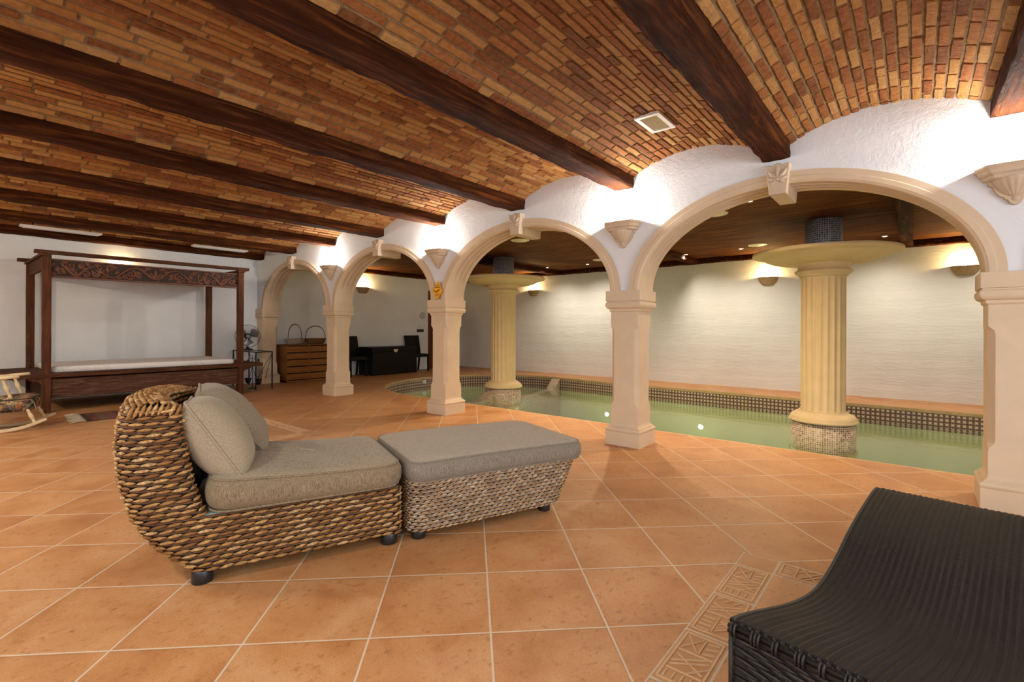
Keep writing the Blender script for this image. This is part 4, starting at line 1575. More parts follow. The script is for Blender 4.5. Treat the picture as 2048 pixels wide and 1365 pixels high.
# the two pillows are placed below once tuned
pillow('scatter_pillow', 'nearer oatmeal pillow slumped against the woven chaise back', M_FABP, 0.46, 0.36, 0.26, (0.078, 0.165, 0.625), (0.25, 0.0, -0.40), (-.04, 1, 0.02), 0.04, 0.0)
pillow('scatter_pillow', 'farther taupe pillow behind the other one on the chaise', M_FAB3, 0.50, 0.37, 0.23, (0.135, 0.535, 0.650), (0.35, 0.0, -0.40), (-.10, 1, 0.05), -0.06, 0.0)

# ------------------------------------------------------------------ ottoman
TH2 = radians(69.4)
OT = thing('woven_ottoman', 'pale woven ottoman with tapered end standing at the foot of the chaise', 'ottoman', (-2.071, 1.703, 0), TH2)
rr = random.Random(21)
OW = 0.71
wv = MB()
zz = 0.062
row = 0
while zz < 0.325:
    f = (zz - .06) / .26
    a0, a1 = -.040, .925 + .115 * f
    v0, v1 = -.04 - .012 * f, OW + .012 * f
    P = [Vector((x, y, zz)) for x, y in rounded_rect(a0, a1, v0, v1, .07, 10)]
    P = P[22:] + P[:22]
    P.append(P[0])
    # start on the hidden far side so the seam is out of view
    weave(wv, P, 0.038, 0.0066, 0.0080, 0.5 * (row % 2), None, 0.0023, 0.0040, lambda p: Vector((.45, .33, p.z)), rr=rr)
    zz += 0.0195
    row += 1
obj('woven_body', wv, [M_WICK2, M_CORD2], OT)
bk = MB()
bk.rings([[(x, y, z) for x, y in rounded_rect(-.026, .911 + .115 * f, -.026 - .012 * f, OW - .014 + .012 * f, .07, 10)] for z, f in ((.052, 0), (.32, 1.0))], True, True, 0, True)
obj('frame', bk, M_UNDER, OT)
for sx_, sy_ in ((0.02, 0.035), (0.845, 0.035), (0.02, OW - .06), (0.845, OW - .06)):
    m = MB(); m.lathe([(0.036, 0), (0.039, .004), (0.039, .05), (0.033, .06)], 24, (sx_, sy_)); obj('foot', m, M_FOOT, OT)
t = thing('seat_cushion', 'grey beige boxed cushion on top of the ottoman', 'cushion', OT.location, TH2)
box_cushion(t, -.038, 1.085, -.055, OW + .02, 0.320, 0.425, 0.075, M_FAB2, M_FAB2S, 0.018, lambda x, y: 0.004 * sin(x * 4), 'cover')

# ------------------------------------------------------------------ black wavy lounger
TL = radians(8.5)
LG = thing('wicker_lounger', 'wide black wicker sun lounger with a wavy seat at the lower right', 'lounger', (-0.385, 1.396, 0), -TL)
# local x across (to the right), y along
LW_, LL = 1.36, 1.62
PROF = [(-0.005, .352), (0.0, .358), (0.012, .362), (0.06, .352), (0.15, .327), (0.25, .297), (0.36, .264), (0.48, .232), (0.58, .211), (0.66, .200), (0.72, .197), (0.80, .203), (0.90, .220), (1.0, .246), (1.12, .284), (1.24, .314), (1.36, .338), (1.48, .358), (1.56, .368), (1.61, .370), (1.635, .366), (1.645, .352)]


def smooth_prof(P, n):
    out = []
    for i in range(len(P) - 1):
        p0, p1, p2, p3 = P[max(i - 1, 0)], P[i], P[i + 1], P[min(i + 2, len(P) - 1)]
        for k in range(n):
            t_ = k / n
            q = []
            for a in (0, 1):
                q.append(0.5 * (2 * p1[a] + (p2[a] - p0[a]) * t_ + (2 * p0[a] - 5 * p1[a] + 4 * p2[a] - p3[a]) * t_ ** 2 + (3 * p1[a] - p0[a] - 3 * p2[a] + p3[a]) * t_ ** 3))
            out.append(tuple(q))
    out.append(P[-1])
    return out


def mat_lounge_top():
    t = NT('black_resin_weave')
    c = t.coord()
    uvn = t.n('ShaderNodeUVMap')
    sx = t.n('ShaderNodeSeparateXYZ', {0: uvn.outputs[0]})
    fu = t.math('FRACT', t.math('MULTIPLY', sx.outputs[0], 1 / 0.0100))
    ru = t.math('FLOOR', t.math('MULTIPLY', sx.outputs[0], 1 / 0.0100))
    ph = t.math('MULTIPLY', t.math('FRACT', t.math('MULTIPLY', ru, 0.5)), 1.0)
    fv = t.math('FRACT', t.math('ADD', t.math('ADD', t.math('MULTIPLY', sx.outputs[1], 1 / 0.0092), ph), t.math('MULTIPLY', fu, 0.5)))
    pv = t.math('SINE', t.math('MULTIPLY', fv, pi))
    pu = t.math('SINE', t.math('MULTIPLY', fu, pi))
    h = t.math('MULTIPLY', t.math('POWER', pv, 0.6), t.math('POWER', pu, 0.5))
    n1 = t.noise(c, 4, 4)
    n2 = t.noise(c, 90, 3)
    col = t.ramp(n1.outputs[0], [(0.3, (0.008, 0.006, 0.0055)), (0.7, (0.015, 0.0112, 0.010))])
    col = t.mix(t.ramp(h, [(0.15, (0.85,) * 3), (0.5, (0, 0, 0))]), col, (0.005, 0.004, 0.0035))
    col = t.mix(t.ramp(n2.outputs[0], [(0.62, (0, 0, 0)), (0.8, (0.25,) * 3)]), col, (0.09, 0.06, 0.04))
    return t.fin(col, 0.5, t.bump(h, 0.9, 0.004), 0.2)


M_LTOP = mat_lounge_top()
prof = smooth_prof(PROF, 4)
acc = [0.0]
for a, b in zip(prof, prof[1:]): acc.append(acc[-1] + math.hypot(a[0] - b[0], a[1] - b[1]))
RIB = 0.0200
NRB = int(LW_ / RIB)
xs_ = []
for r_ in range(NRB):
    for q in (0.0, .15, .5, .85): xs_.append((r_ + q) * RIB)
xs_.append(NRB * RIB)
LWX = NRB * RIB
R, U = [], []
for x in xs_:
    f = (x / RIB) % 1.0
    hgt = 0.0046 * (abs(sin(pi * f)) ** 0.6) - 0.0022
    edge = min(x, LWX - x)
    drop = -0.018 * max(0, 1 - edge / 0.022) ** 2
    hgt *= 0.55 + 0.9 * ((int(x / RIB) * 0.618) % 1.0)
    R.append([(x, y, z + hgt + drop) for y, z in prof])
    U.append([(x, a) for a in acc])
m = MB()
m.rings(R, False, False, 0, True, U)
obj('woven_seat', m, M_LTOP, LG)
# hollow shell under the seat: front, sides and rear panels
rr = random.Random(31)
bk = MB()
side = [(y, z - .012) for y, z in prof if -0.001 <= y <= 1.63]
for x, nx in ((0.012, -1), (LWX - .012, 1)):
    vs = []
    for y, z in side: vs += [(x, y, 0.03), (x, y, z)]
    bk.add(vs, [(2 * i, 2 * i + 2, 2 * i + 3, 2 * i + 1) for i in range(len(side) - 1)], 0)
bk.box(0.012, LWX - .012, 0.006, 0.02, 0.03, .345)
bk.box(0.012, LWX - .012, 1.60, 1.615, 0.03, .355)
obj('frame', bk, M_UNDER, LG)
wv = MB()
zz = 0.035; row = 0
while zz < 0.335:
    P = [Vector((.012 + (LWX - .024) * k / 30, 0.002, zz)) for k in range(31)]
    weave(wv, P, 0.062, 0.0068, 0.0065, 0.5 * (row % 2), None, 0.0, -0.006, lambda p: p + Vector((0, 1, 0)), rr=rr, jit=.1)
    for x, s_ in ((0.004, 1), (LWX - .004, -1)):
        P = [Vector((x, y, zz)) for y in [1.61 * k / 40 for k in range(41)] if lerp_tab(side, y) > zz + .004]
        segs = []
        for p in P:
            if segs and (p - segs[-1][-1]).length < 0.06: segs[-1].append(p)
            else: segs.append([p])
        for sg in segs:
            if len(sg) > 3: weave(wv, sg, 0.062, 0.0076, 0.0016, 0.5 * (row % 2), None, 0.0, -0.006, lambda p, s_=s_: p + Vector((s_, 0, 0)), rr=rr, jit=.1)
    zz += 0.0128; row += 1
for x in (.005, LWX - .005):
    wv.tube([(x, -.001, .03), (x, -.001, .34)], .0068, 8)
obj('woven_skirt', wv, M_BWICK, LG)
wv = MB()
y_, z_ = -0.004, 0.348
wv.tube([(-.001, y_, z_), (LWX, y_, z_)], 0.0062, 8)
wv.tube([(-.001, y_ - .002, z_ - .013), (LWX, y_ - .002, z_ - .013)], 0.006, 8)
x = 0.01
k = 0
while x < LWX:
    for q in range(3 if k % 2 else 2):
        wv.tube([(x + q * .0085 + .011 * cos(a) * 0.0, y_ - .003 - .0085 * cos(a), z_ - .0065 + .0155 * sin(a)) for a in [pi * 2 * j / 10 for j in range(10)]], 0.0036, 6, True)
    x += 0.052; k += 1
obj('edge_binding', wv, M_BWICK, LG)
wv = MB()
for x in (0.004, LWX - .004):
    wv.tube([(x, y, z - .006) for y, z in prof if y > .004], 0.0075, 8)
wv.tube([(0.0, 1.64, .356), (LWX, 1.64, .356)], 0.0075, 8)
obj('side_binding', wv, M_BWICK, LG)
for sx_, sy_ in ((0.06, 0.06), (LWX - .06, .06), (.06, 1.55), (LWX - .06, 1.55)):
    m = MB(); m.lathe([(0.025, 0), (0.025, .05)], 16, (sx_, sy_)); obj('foot', m, M_FOOT, LG)

# ------------------------------------------------------------------ canopy bed
XBF, XBR = -8.86, -10.20
YBL, YBR = 1.035, 3.437
BD = thing('canopy_bed', 'dark carved teak canopy daybed against the white wall', 'bed', (0, 0, 0))
PW = 0.088


def post_mesh(x, y, z1):
    m = MB()
    R = []
    for k in range(25):
        z = z1 * k / 24
        w = PW / 2 + 0.002 * noise.noise(Vector((x, y * 3, z * 4)))
        R.append([(x + sx_ * w, y + sy_ * w, z) for sx_, sy_ in ((-1, -1), (1, -1), (1, 1), (-1, 1))])
    m.rings(R, True, True, 0, False)
    return m


for x, y in ((XBF, YBL), (XBF, YBR), (XBR, YBL - .02), (XBR, YBR - .03)):
    obj('post', post_mesh(x, y, 2.10), M_BEDZ, BD, bevel=0.005)
m = MB()
npl = 7
for k in range(npl):
    xa = XBR - .12 + (XBF + .055 - XBR + .12) * k / npl
    xb = XBR - .12 + (XBF + .055 - XBR + .12) * (k + 1) / npl - .004
    m.box(xa, xb, 0.66, 3.80, 0.465, 0.522)
obj('deck', m, M_BEDY, BD, bevel=0.006)
m = MB(); m.box(XBF - .025, XBF + .018, YBL + PW / 2, YBR - PW / 2, .185, .445); obj('front_board', m, M_BEDB, BD, bevel=0.004)
m = MB(); m.box(XBR - .02, XBR + .02, YBL + PW / 2, YBR - PW / 2, .185, .445); obj('rear_board', m, M_BEDY, BD)
for y in (YBL, YBR):
    m = MB(); m.box(XBR + PW / 2, XBF - PW / 2, y - .02, y + .02, .185, .455); obj('side_board', m, M_BEDY, BD)
    s_ = -1 if y < 2 else 1
    M = Matrix(((0, 0, 1, 0), (1, 0, 0, 0), (0, 1, 0, 0), (0, 0, 0, 1)))
    for x in (XBF, XBR):
        m = MB(); m.prism([(y + s_ * .044, .465), (y + s_ * .20, .465), (y + s_ * .16, .44), (y + s_ * .07, .41), (y + s_ * .044, .37)], x - .03, x + .03, M)
        obj('bracket', m, M_BEDZ, BD)
# roof frame
m = MB(); m.box(XBF - .045, XBF + .05, 0.915, 3.565, 2.108, 2.156); obj('roof_rail', m, M_BEDY, BD, bevel=0.006)
m = MB(); m.box(XBR - .05, XBR + .045, 0.875, 3.56, 2.108, 2.156); obj('roof_rail', m, M_BEDY, BD, bevel=0.006)
for y in (YBL - .02, YBR):
    m = MB(); m.box(XBR - .12, XBF + .075, y - .055, y + .055, 2.075, 2.108); obj('cross_rail', m, M_BEDY, BD, bevel=0.006)
    m = MB(); m.box(XBR, XBF, y - .018, y + .018, 1.90, 2.075); obj('side_panel', m, M_BEDY, BD)
# carved frieze
FZ0, FZ1 = 1.800, 2.052
FR_ = MB()
FR_.box(XBF - .022, XBF - .002, YBL + PW / 2 - .01, YBR - PW / 2 + .01, FZ0, FZ1, 0)
for a, b in ((FZ0, FZ0 + .024), (FZ1 - .02, FZ1)): FR_.box(XBF - .022, XBF + .022, YBL + PW / 2 - .01, YBR - PW / 2 + .01, a, b, 1)
FRIEZE = obj('carved_frieze', FR_, [M_CARVE, M_CARVE2], BD, bevel=0.003)
sc = MB()
xf = XBF + .004
zc = (FZ0 + FZ1) / 2


def scroll(y, z, r, turns, a0, sgn, w):
    P, W_ = [], []
    n_ = int(26 * turns)
    for k in range(n_ + 1):
        f = k / n_
        a = a0 + sgn * 2 * pi * turns * f
        q = r * (1 - 0.86 * f)
        P.append((xf, y + q * cos(a), z + q * sin(a)))
        W_.append(w * (1 - 0.45 * f))
    sc.tube(P, W_, 8, False, 0, 0.8)
    sc.sphere(P[-1], w * 1.0, 8, 6)


def stem(pts, w):
    P = smooth_prof([(a, b) for a, b in pts], 6)
    sc.tube([(xf, a, b) for a, b in P], [w * (0.6 + 0.5 * sin(pi * i / (len(P) - 1))) for i in range(len(P))], 8)


ym = (YBL + YBR) / 2
for sg in (-1, 1):
    Y = lambda d: ym + sg * d
    stem([(Y(.03), FZ0 + .05), (Y(.12), zc + .01), (Y(.20), FZ1 - .05), (Y(.30), FZ1 - .045)], .0165)
    stem([(Y(.30), FZ1 - .045), (Y(.40), zc), (Y(.50), FZ0 + .045), (Y(.62), zc - .02), (Y(.70), FZ1 - .05)], .0165)
    stem([(Y(.70), FZ1 - .05), (Y(.80), zc + .02), (Y(.90), FZ0 + .05), (Y(1.0), zc), (Y(1.06), FZ1 - .045)], .0165)
    for d, zz, r, a0, q in ((.30, zc - .005, .058, 1.57, 1), (.36, zc - .055, .045, 3.0, -1), (.53, zc + .055, .050, -1.2, 1), (.60, zc + .005, .055, 1.0, -1), (.70, zc - .045, .052, 1.57, 1), (.80, zc - .055, .046, 0.4, 1),
                            (.84, zc + .060, .046, 3.6, 1), (.96, zc + .045, .048, 0.2, -1), (.93, zc - .06, .036, 1.2, 1), (1.06, zc - .04, .042, 2.4, -1)):
        scroll(Y(d), zz, r, 1.35, a0 if sg > 0 else pi - a0, q * sg, .0150)
    for d, zz, a, L in ((.16, zc - .06, .5, .10), (.22, zc - .01, -.4, .09), (.45, zc + .06, .3, .11), (.66, zc - .02, -.9, .09), (.76, zc + .05, 1.0, .09), (.90, zc - .01, .2, .09), (1.02, zc - .07, 1.2, .07), (1.09, zc + .03, -1.3, .08), (.10, zc + .055, .15, .09), (.40, zc - .07, -.1, .08), (.24, zc + .03, -2.6, .08), (.34, zc - .09, 2.9, .08), (.48, zc - .03, 2.2, .07), (.56, zc - .085, .1, .08), (.64, zc + .075, .2, .08), (.74, zc + .0, -2.2, .07), (.86, zc - .09, .1, .08), (.98, zc + .085, .1, .07), (.88, zc + .02, 2.4, .07), (1.10, zc - .085, .3, .07), (1.12, zc + .06, -.3, .06), (.05, zc + .085, .1, .08), (.06, zc - .02, .6, .07)):
        poly = leaf_poly(L, .028, 2)
        aa = a if sg > 0 else pi - a
        Rm = Matrix(((0, 0, 1, xf - .004), (cos(aa), -sin(aa), 0, Y(d)), (sin(aa), cos(aa), 0, zz), (0, 0, 0, 1)))
        nn = len(poly)
        vs = [Rm @ Vector((x, y, 0)) for x, y in poly] + [Rm @ Vector((x, y * .3, .015)) for x, y in poly]
        sc.add(vs, [(q, (q + 1) % nn, nn + (q + 1) % nn, nn + q) for q in range(nn)] + [tuple(range(nn, 2 * nn))], 0, True)
for a, L in ((90, .16), (60, .13), (120, .13), (35, .10), (145, .10)):
    aa = radians(a)
    poly = leaf_poly(L, .022, 2)
    Rm = Matrix(((0, 0, 1, xf - .002), (cos(aa), -sin(aa), 0, ym), (sin(aa), cos(aa), 0, FZ0 + .05), (0, 0, 0, 1)))
    nn = len(poly)
    vs = [Rm @ Vector((x, y, 0)) for x, y in poly] + [Rm @ Vector((x, y * .3, .018)) for x, y in poly]
    sc.add(vs, [(q, (q + 1) % nn, nn + (q + 1) % nn, nn + q) for q in range(nn)] + [tuple(range(nn, 2 * nn))], 0, True)
obj('scroll_carving', sc, M_CARVE2, FRIEZE)

t = thing('mattress', 'thin white sheeted mattress on the canopy bed', 'mattress', (0, 0, 0.524))
m = MB()
ol = rounded_rect(XBR + .06, XBF - .055, YBL + .06, YBR - .07, .05)
R = []
for z, d in ((0, 0), (.012, .008), (.045, .012), (.07, .006), (.080, -.012), (.084, -.05)):
    ring = []
    cxm, cym = (XBR + XBF) / 2, ym
    for x, y in ol:
        k = 1 + d / 0.6
        ring.append((cxm + (x - cxm) * k, cym + (y - cym) * (1 + d / 1.2), z))
    R.append(ring)
m.rings(R, True, True, 0, True)
for k in range(16):
    y = YBL + .10 + k * .055 + random.uniform(-.015, .015) + (.9 if k > 10 else 0)
    x = XBF - .046
    m.tube([(x, y, .068), (x + .006, y + .02, .045), (x + .003, y + .055, .012)], [.002, .005, .002], 6)
obj('sheet', m, M_LINEN, t)

# ------------------------------------------------------------------ child's rocking chair
dv = Vector((0.29, 0.957)).normalized()
RC = thing('rocking_chair', 'small pale pine child rocking chair with floral seat, cut by the left edge', 'rocking chair', (-7.645, 0.93 - 0.38 * 0.957, 0), math.atan2(dv.y, dv.x))
RC.location = (-7.645 - .38 * dv.x, 0.93 - .38 * dv.y, 0)


def turned(a, b, rads):
    a, b = Vector(a), Vector(b)
    P = [a + (b - a) * (k / (len(rads) - 1)) for k in range(len(rads))]
    return MB().tube(P, rads, 14)


SPIN = [.010, .014, .0145, .013, .014, .018, .021, .0215, .019, .015, .013, .0145, .017, .0165, .012]
LEGR = [.012, .015, .0155, .014, .0155, .019, .021, .020, .017, .0145, .0135, .015, .0145, .011]
for sy_ in (-.215, .215):
    m = MB()
    R = []
    for k in range(25):
        f = k / 24
        x = -.40 + .79 * f
        zb = 0.105 * ((x) / .39) ** 2 * (1 if x > 0 else 1) + .001
        hh = .034 if 0 < k < 24 else .020
        R.append([(x, sy_ - .013, zb), (x, sy_ + .013, zb), (x, sy_ + .013, zb + hh), (x, sy_ - .013, zb + hh)])
    m.rings(R, True, True, 0, False)
    obj('rocker', m, M_PINE, RC, bevel=0.004)
    yi = sy_ * 0.86
    obj('leg', turned((.225, yi, .235), (.295, sy_, .075), LEGR), M_PINE, RC)
    obj('leg', turned((-.20, yi, .235), (-.25, sy_, .06), LEGR), M_PINE, RC)
    obj('arm_spindle', turned((.035, sy_ * .97, .575), (.10, sy_ * .90, .355), SPIN), M_PINE, RC)
    obj('back_post', turned((-.21, sy_ * .9, .33), (-.30, sy_, .86), SPIN), M_PINE, RC)
    m = MB(); m.tube([(-.27, sy_, .555), (-.1, sy_, .575), (.08, sy_, .592), (.165, sy_, .600)], [.017, .0185, .0185, .016], 14); obj('arm_rail', m, M_PINE, RC)
m = MB(); m.tube([(-.28, -.2, .72), (-.28, .2, .72)], .014, 12); m.tube([(-.295, -.21, .82), (-.295, .21, .82)], .016, 12); obj('back_rail', m, M_PINE, RC)
m = MB()
ol = rounded_rect(-.25, .26, -.205, .205, .06)
cush = [(.20, -.01), (.235, .006), (.28, .012), (.325, .010), (.345, -.004), (.358, -.03), (.366, -.08), (.368, -.16)]
R = []
for z, d in cush: R.append([(x * (1 + d / .26), y * (1 + d / .205), z + (0.02 * (x + .25) / .5)) for x, y in ol])
m.rings(R, True, True, 0, True)
o = obj('seat_pad', m, M_FLORAL, RC)
m = MB(); m.tube([(x * 1.03, y * 1.03, .335 + 0.02 * (x + .25) / .5) for x, y in ol], .006, 6, True); obj('piping', m, M_INK, o)
m = MB(); m.tube([(.27, -.16, .31), (.285, -.158, .25), (.29, -.15, .21)], .003, 6); obj('tie_cord', m, M_FRINGE, o)

# ------------------------------------------------------------------ rug
RG = thing('kilim_rug', 'dark red and olive striped kilim with cream fringes in front of the bed', 'rug', (-7.98, 2.14, 0.003), radians(-3))
m = MB()
nx_, ny_ = 10, 40
vs = []
for i in range(nx_ + 1):
    for j in range(ny_ + 1):
        x, y = -.36 + .72 * i / nx_, -.88 + 1.76 * j / ny_
        vs.append((x, y, 0.005 + .002 * noise.noise(Vector((x * 4, y * 4, 0)))))
fs = [(i * (ny_ + 1) + j, (i + 1) * (ny_ + 1) + j, (i + 1) * (ny_ + 1) + j + 1, i * (ny_ + 1) + j + 1) for i in range(nx_) for j in range(ny_)]
m.add(vs, fs, 0, True)
m.box(-.36, .36, -.88, .88, -.0015, .0025)
obj('pile', m, M_RUG, RG)
rr = random.Random(5)
for s_ in (-1, 1):
    m = MB()
    for k in range(46):
        x = -.355 + .71 * k / 45
        dx = rr.uniform(-.03, .03)
        L = rr.uniform(.08, .15)
        m.tube([(x, s_ * .875, .006), (x + dx * .5, s_ * (.875 + L * .5), .010 + rr.uniform(0, .006)), (x + dx, s_ * (.875 + L), .005)], [.006, .0075, .005], 5)
    obj('fringe', m, M_FRINGE, RG)

# ------------------------------------------------------------------ dresser and baskets
DR = thing('drawer_dresser', 'warm oak ten drawer dresser under the farthest arch', 'dresser', (0, 0, 0))
DX0, DX1, DY0, DY1, DZ = -10.40, -9.95, 4.757, 5.735, 0.780
m = MB()
m.box(DX0, DX1, DY0, DY0 + .016, 0, DZ)
m.box(DX0, DX1, DY1 - .016, DY1, 0, DZ)
m.box(DX0, DX1, 5.238, 5.254, 0, DZ - .016)
m.box(DX0, DX1, DY0, DY1, DZ - .016, DZ)
m.box(DX0, DX1, DY0, DY1, 0.0, 0.03)
obj('carcass', m, M_DRESS, DR, bevel=0.002)
m = MB(); m.box(DX0 + .01, DX1 - .03, DY0 + .01, DY1 - .01, .02, DZ - .01); obj('dark_interior', m, M_DARKGAP, DR)
for a, b in ((DY0 + .019, 5.235), (5.257, DY1 - .019)):
    for k in range(5):
        zt = 0.742 - k * .1435
        m = MB(); m.box(DX1 - .020, DX1 - .003, a, b, zt - .117, zt)
        obj('drawer_front', m, M_DRESS, DR, bevel=0.002)


def basket(label, name_m, c, ax, ay, h, hh, hr, tilt=0.0):
    t = thing('handled_basket', label, 'basket', c, 0, 'baskets on the dresser')
    m = MB()
    nr = 9
    R = []
    prof_ = [(0.72 + .28 * (k / nr) ** .7, h * k / nr) for k in range(nr + 1)]
    n_ = 60
    for s_, z in prof_:
        R.append([(ax * s_ * cos(2 * pi * j / n_), ay * s_ * sin(2 * pi * j / n_), z + tilt * sin(2 * pi * j / n_)) for j in range(n_)])
    for s_, z in reversed(prof_):
        R.append([(ax * (s_ - .06) * cos(2 * pi * j / n_), ay * (s_ - .06) * sin(2 * pi * j / n_), z + .005 + tilt * sin(2 * pi * j / n_)) for j in range(n_)])
    m.rings(R, True, True, 0, True)
    for k in range(1, nr + 1):
        s_, z = prof_[k]
        m.tube([(ax * (s_ + .015 * ((j + k) % 2)) * cos(2 * pi * j / 48), ay * (s_ + .015 * ((j + k) % 2)) * sin(2 * pi * j / 48), z + tilt * sin(2 * pi * j / 48)) for j in range(48)], .0055, 5, True)
    obj('woven_body', m, name_m, t)
    m = MB()
    P = []
    for k in range(25):
        a = pi * k / 24
        P.append((0, -hr * cos(a) * (1 + .10 * sin(a)), h * .6 + (hh - h * .6) * sin(a) ** .75))
    m.tube(P, .0065, 8)
    m.tube([(q[0] + .006, q[1], q[2] - .008) for q in P], .005, 8)
    obj('handle', m, M_HANDLE, t)


basket('pale bark basket with a thin hoop handle on the left of the dresser', M_BARK, (-10.18, 5.045, DZ + .010), .14, .195, .105, .42, .148, .008)
basket('wide brown cane basket with a tall hoop handle on the right of the dresser', M_CANE, (-10.17, 5.50, DZ + .002), .15, .235, .115, .395, .225)

# ------------------------------------------------------------------ trunk and chairs
TR = thing('blanket_trunk', 'black wooden trunk with a pale half moon brass lock', 'trunk', (0, 0, 0))
m = MB(); m.box(-10.38, -9.82, 6.73, 8.045, .015, .555); obj('chest_box', m, M_BLACKW, TR, bevel=0.005)
m = MB(); m.box(-10.385, -9.812, 6.722, 8.053, .562, .672); obj('lid', m, M_BLACKW, TR, bevel=0.006)
for x in (-10.36, -9.85):
    for y in (6.75, 8.02):
        m = MB(); m.box(x - .02, x + .02, y - .02, y + .02, 0, .016); obj('foot', m, M_BLACKW, TR)
m = MB()
M = Matrix(((0, 0, 1, -9.812), (1, 0, 0, 7.385), (0, 1, 0, .610), (0, 0, 0, 1)))
m.prism([(.062 * cos(a), .062 * sin(a) * 1.15) for a in [pi + pi * k / 20 for k in range(21)]], -.0, .008, M)
m.prism([(.010 * cos(a), -.042 + .010 * sin(a)) for a in [2 * pi * k / 12 for k in range(12)]], 0, .012, M, 1)
obj('lock_plate', m, [M_BRASS, M_INK], TR)


def dining_chair(label, y0, y1, xb):
    t = thing('dining_chair', label, 'chair', (xb, (y0 + y1) / 2, 0), 0, 'black high back chairs beside the trunk')
    w = (y1 - y0) / 2
    m = MB()
    R = []
    for z, x in ((.40, .10), (.55, .085), (.75, .05), (.90, .015), (.935, .008)):
        R.append([(x - .035, -w, z), (x + .025, -w, z), (x + .025, w, z), (x - .035, w, z)])
    m.rings(R, True, True, 0, True)
    obj('backrest', m, M_LEATHER, t, bevel=0.012)
    m = MB(); m.box(.06, .475, -w, w, .375, .455); obj('seat', m, M_LEATHER, t, bevel=0.015)
    for sy_ in (-1, 1):
        m = MB(); m.bar((.44, sy_ * (w - .025), .385), (.455, sy_ * (w - .025), 0), .036); obj('leg', m, M_BLACKW, t)
        m = MB(); m.bar((.10, sy_ * (w - .025), .395), (.045, sy_ * (w - .025), 0), .036); obj('leg', m, M_BLACKW, t)


dining_chair('black high back chair at the right end of the black trunk', 8.085, 8.545, -10.38)
dining_chair('black high back chair mostly hidden behind the pillar, left of the trunk', 6.20, 6.66, -10.38)

# ------------------------------------------------------------------ wall things near the door
t = thing('wall_clock', 'round grey wall clock above the light switches', 'clock', (XL, 8.735, 1.470), 0)
m = MB()
M = Matrix(((0, 0, 1, 0), (1, 0, 0, 0), (0, 1, 0, 0), (0, 0, 0, 1)))
ring = lambda r, n_=32: [(r * cos(2 * pi * k / n_), r * sin(2 * pi * k / n_)) for k in range(n_)]
m.prism(ring(.098), 0, .022, M); obj('case', m, M_GREYP, t, bevel=.004)
m = MB(); m.prism(ring(.082), .02, .024, M)
obj('dial', m, M_CLOCK, t)
m = MB()
for a, L in ((0.6, .055), (-1.9, .07)):
    m.bar((.027, 0, 0), (.027, L * cos(a), L * sin(a)), .007, .003)
for k in range(12):
    a = k * pi / 6
    m.bar((.026, .066 * cos(a), .066 * sin(a)), (.026, .076 * cos(a), .076 * sin(a)), .006, .002)
obj('hands', m, M_INK, t)
t = thing('thermostat', 'small cream thermostat box above the dark switch plate', 'thermostat', (XL, 8.625, 1.165))
m = MB(); m.box(0, .028, -.038, .038, -.05, .05); obj('case', m, M_WHITEP, t, bevel=.004)
m = MB(); m.prism(ring(.014, 16), .026, .034, M); obj('dial', m, M_GREYP, t)
t = thing('switch_plate', 'dark three gang light switch plate beside the door', 'light switch', (XL, 8.655, 1.060))
m = MB(); m.box(0, .012, -.118, .118, -.042, .042); obj('plate', m, M_IRON, t, bevel=.004)
for q in (-.072, 0, .072):
    m = MB(); m.box(.010, .018, q - .027, q + .027, -.028, .028); obj('rocker_switch', m, M_GREYP if False else M_FANGREY, t, bevel=.003)
t = thing('door_1', None, None, (0, 0, 0), 0, None, 'structure')
m = MB()
m.box(XL - .20, XL + .025, 8.935, 9.065, 0, 2.17); m.box(XL - .20, XL + .025, 9.785, 9.915, 0, 2.17); m.box(XL - .20, XL + .0245, 9.0651, 9.7849, 2.04, 2.17)
obj('door_frame', m, M_DOOR, t, bevel=.006)
m = MB(); m.box(XL - .08, XL - .04, 9.066, 9.784, .005, 2.039); obj('door_leaf', m, M_DOOR, t)
dl = kids(t)[-1]
m = MB(); m.tube([(XL - .04, 9.13, 1.0), (XL + .0, 9.13, 1.0), (XL + .0, 9.22, 1.0)], .009, 8); obj('door_handle', m, M_BRASS, t)
m = MB(); m.box(0, .035, -.05, .05, -.17, .17); t = thing('control_box', 'dark control panel on the wall in the far corner, past the sign pillar', 'panel', (XL, 10.10, 1.38)); obj('case', m, M_BLACKP, t, bevel=.004)
m = MB(); m.box(.034, .038, -.035, .035, -.02, .13); obj('display', m, M_FANGREY, t)

# ------------------------------------------------------------------ console table, fan, candle stand
CT = thing('console_table', 'narrow black iron console table with glass top beside the bed', 'table', (0, 0, 0))
TX0, TX1, TY0, TY1, TZ = -10.20, -9.19, 3.835, 4.125, 0.705
for x in (TX0, TX1):
    for y in (TY0, TY1):
        m = MB(); m.box(x - .009, x + .009, y - .009, y + .009, 0, TZ - .012); obj('leg', m, M_IRON, CT)
m = MB()
for x in (TX0, TX1): m.box(x - .009, x + .009, TY0, TY1, TZ - .024, TZ - .006)
for y in (TY0, TY1): m.box(TX0, TX1, y - .009, y + .009, TZ - .024, TZ - .006)
obj('top_frame', m, M_IRON, CT)
m = MB(); m.box(TX0 - .008, TX1 + .008, TY0 - .008, TY1 + .008, TZ - .006, TZ); obj('glass_top', m, M_GLASS, CT)
for y in (TY0, TY1):
    m = MB()
    m.tube([(TX1, y, TZ - .03), (TX1 - .30, y, .16)], .004, 6)
    m.tube([(TX0, y, TZ - .03), (TX0 + .30, y, .16)], .004, 6)
    obj('diagonal_brace', m, M_IRON, CT)
m = MB(); m.tube([(TX1, TY0, .16), (TX1, TY1, TZ - .03)], .004, 6); obj('diagonal_brace', m, M_IRON, CT)

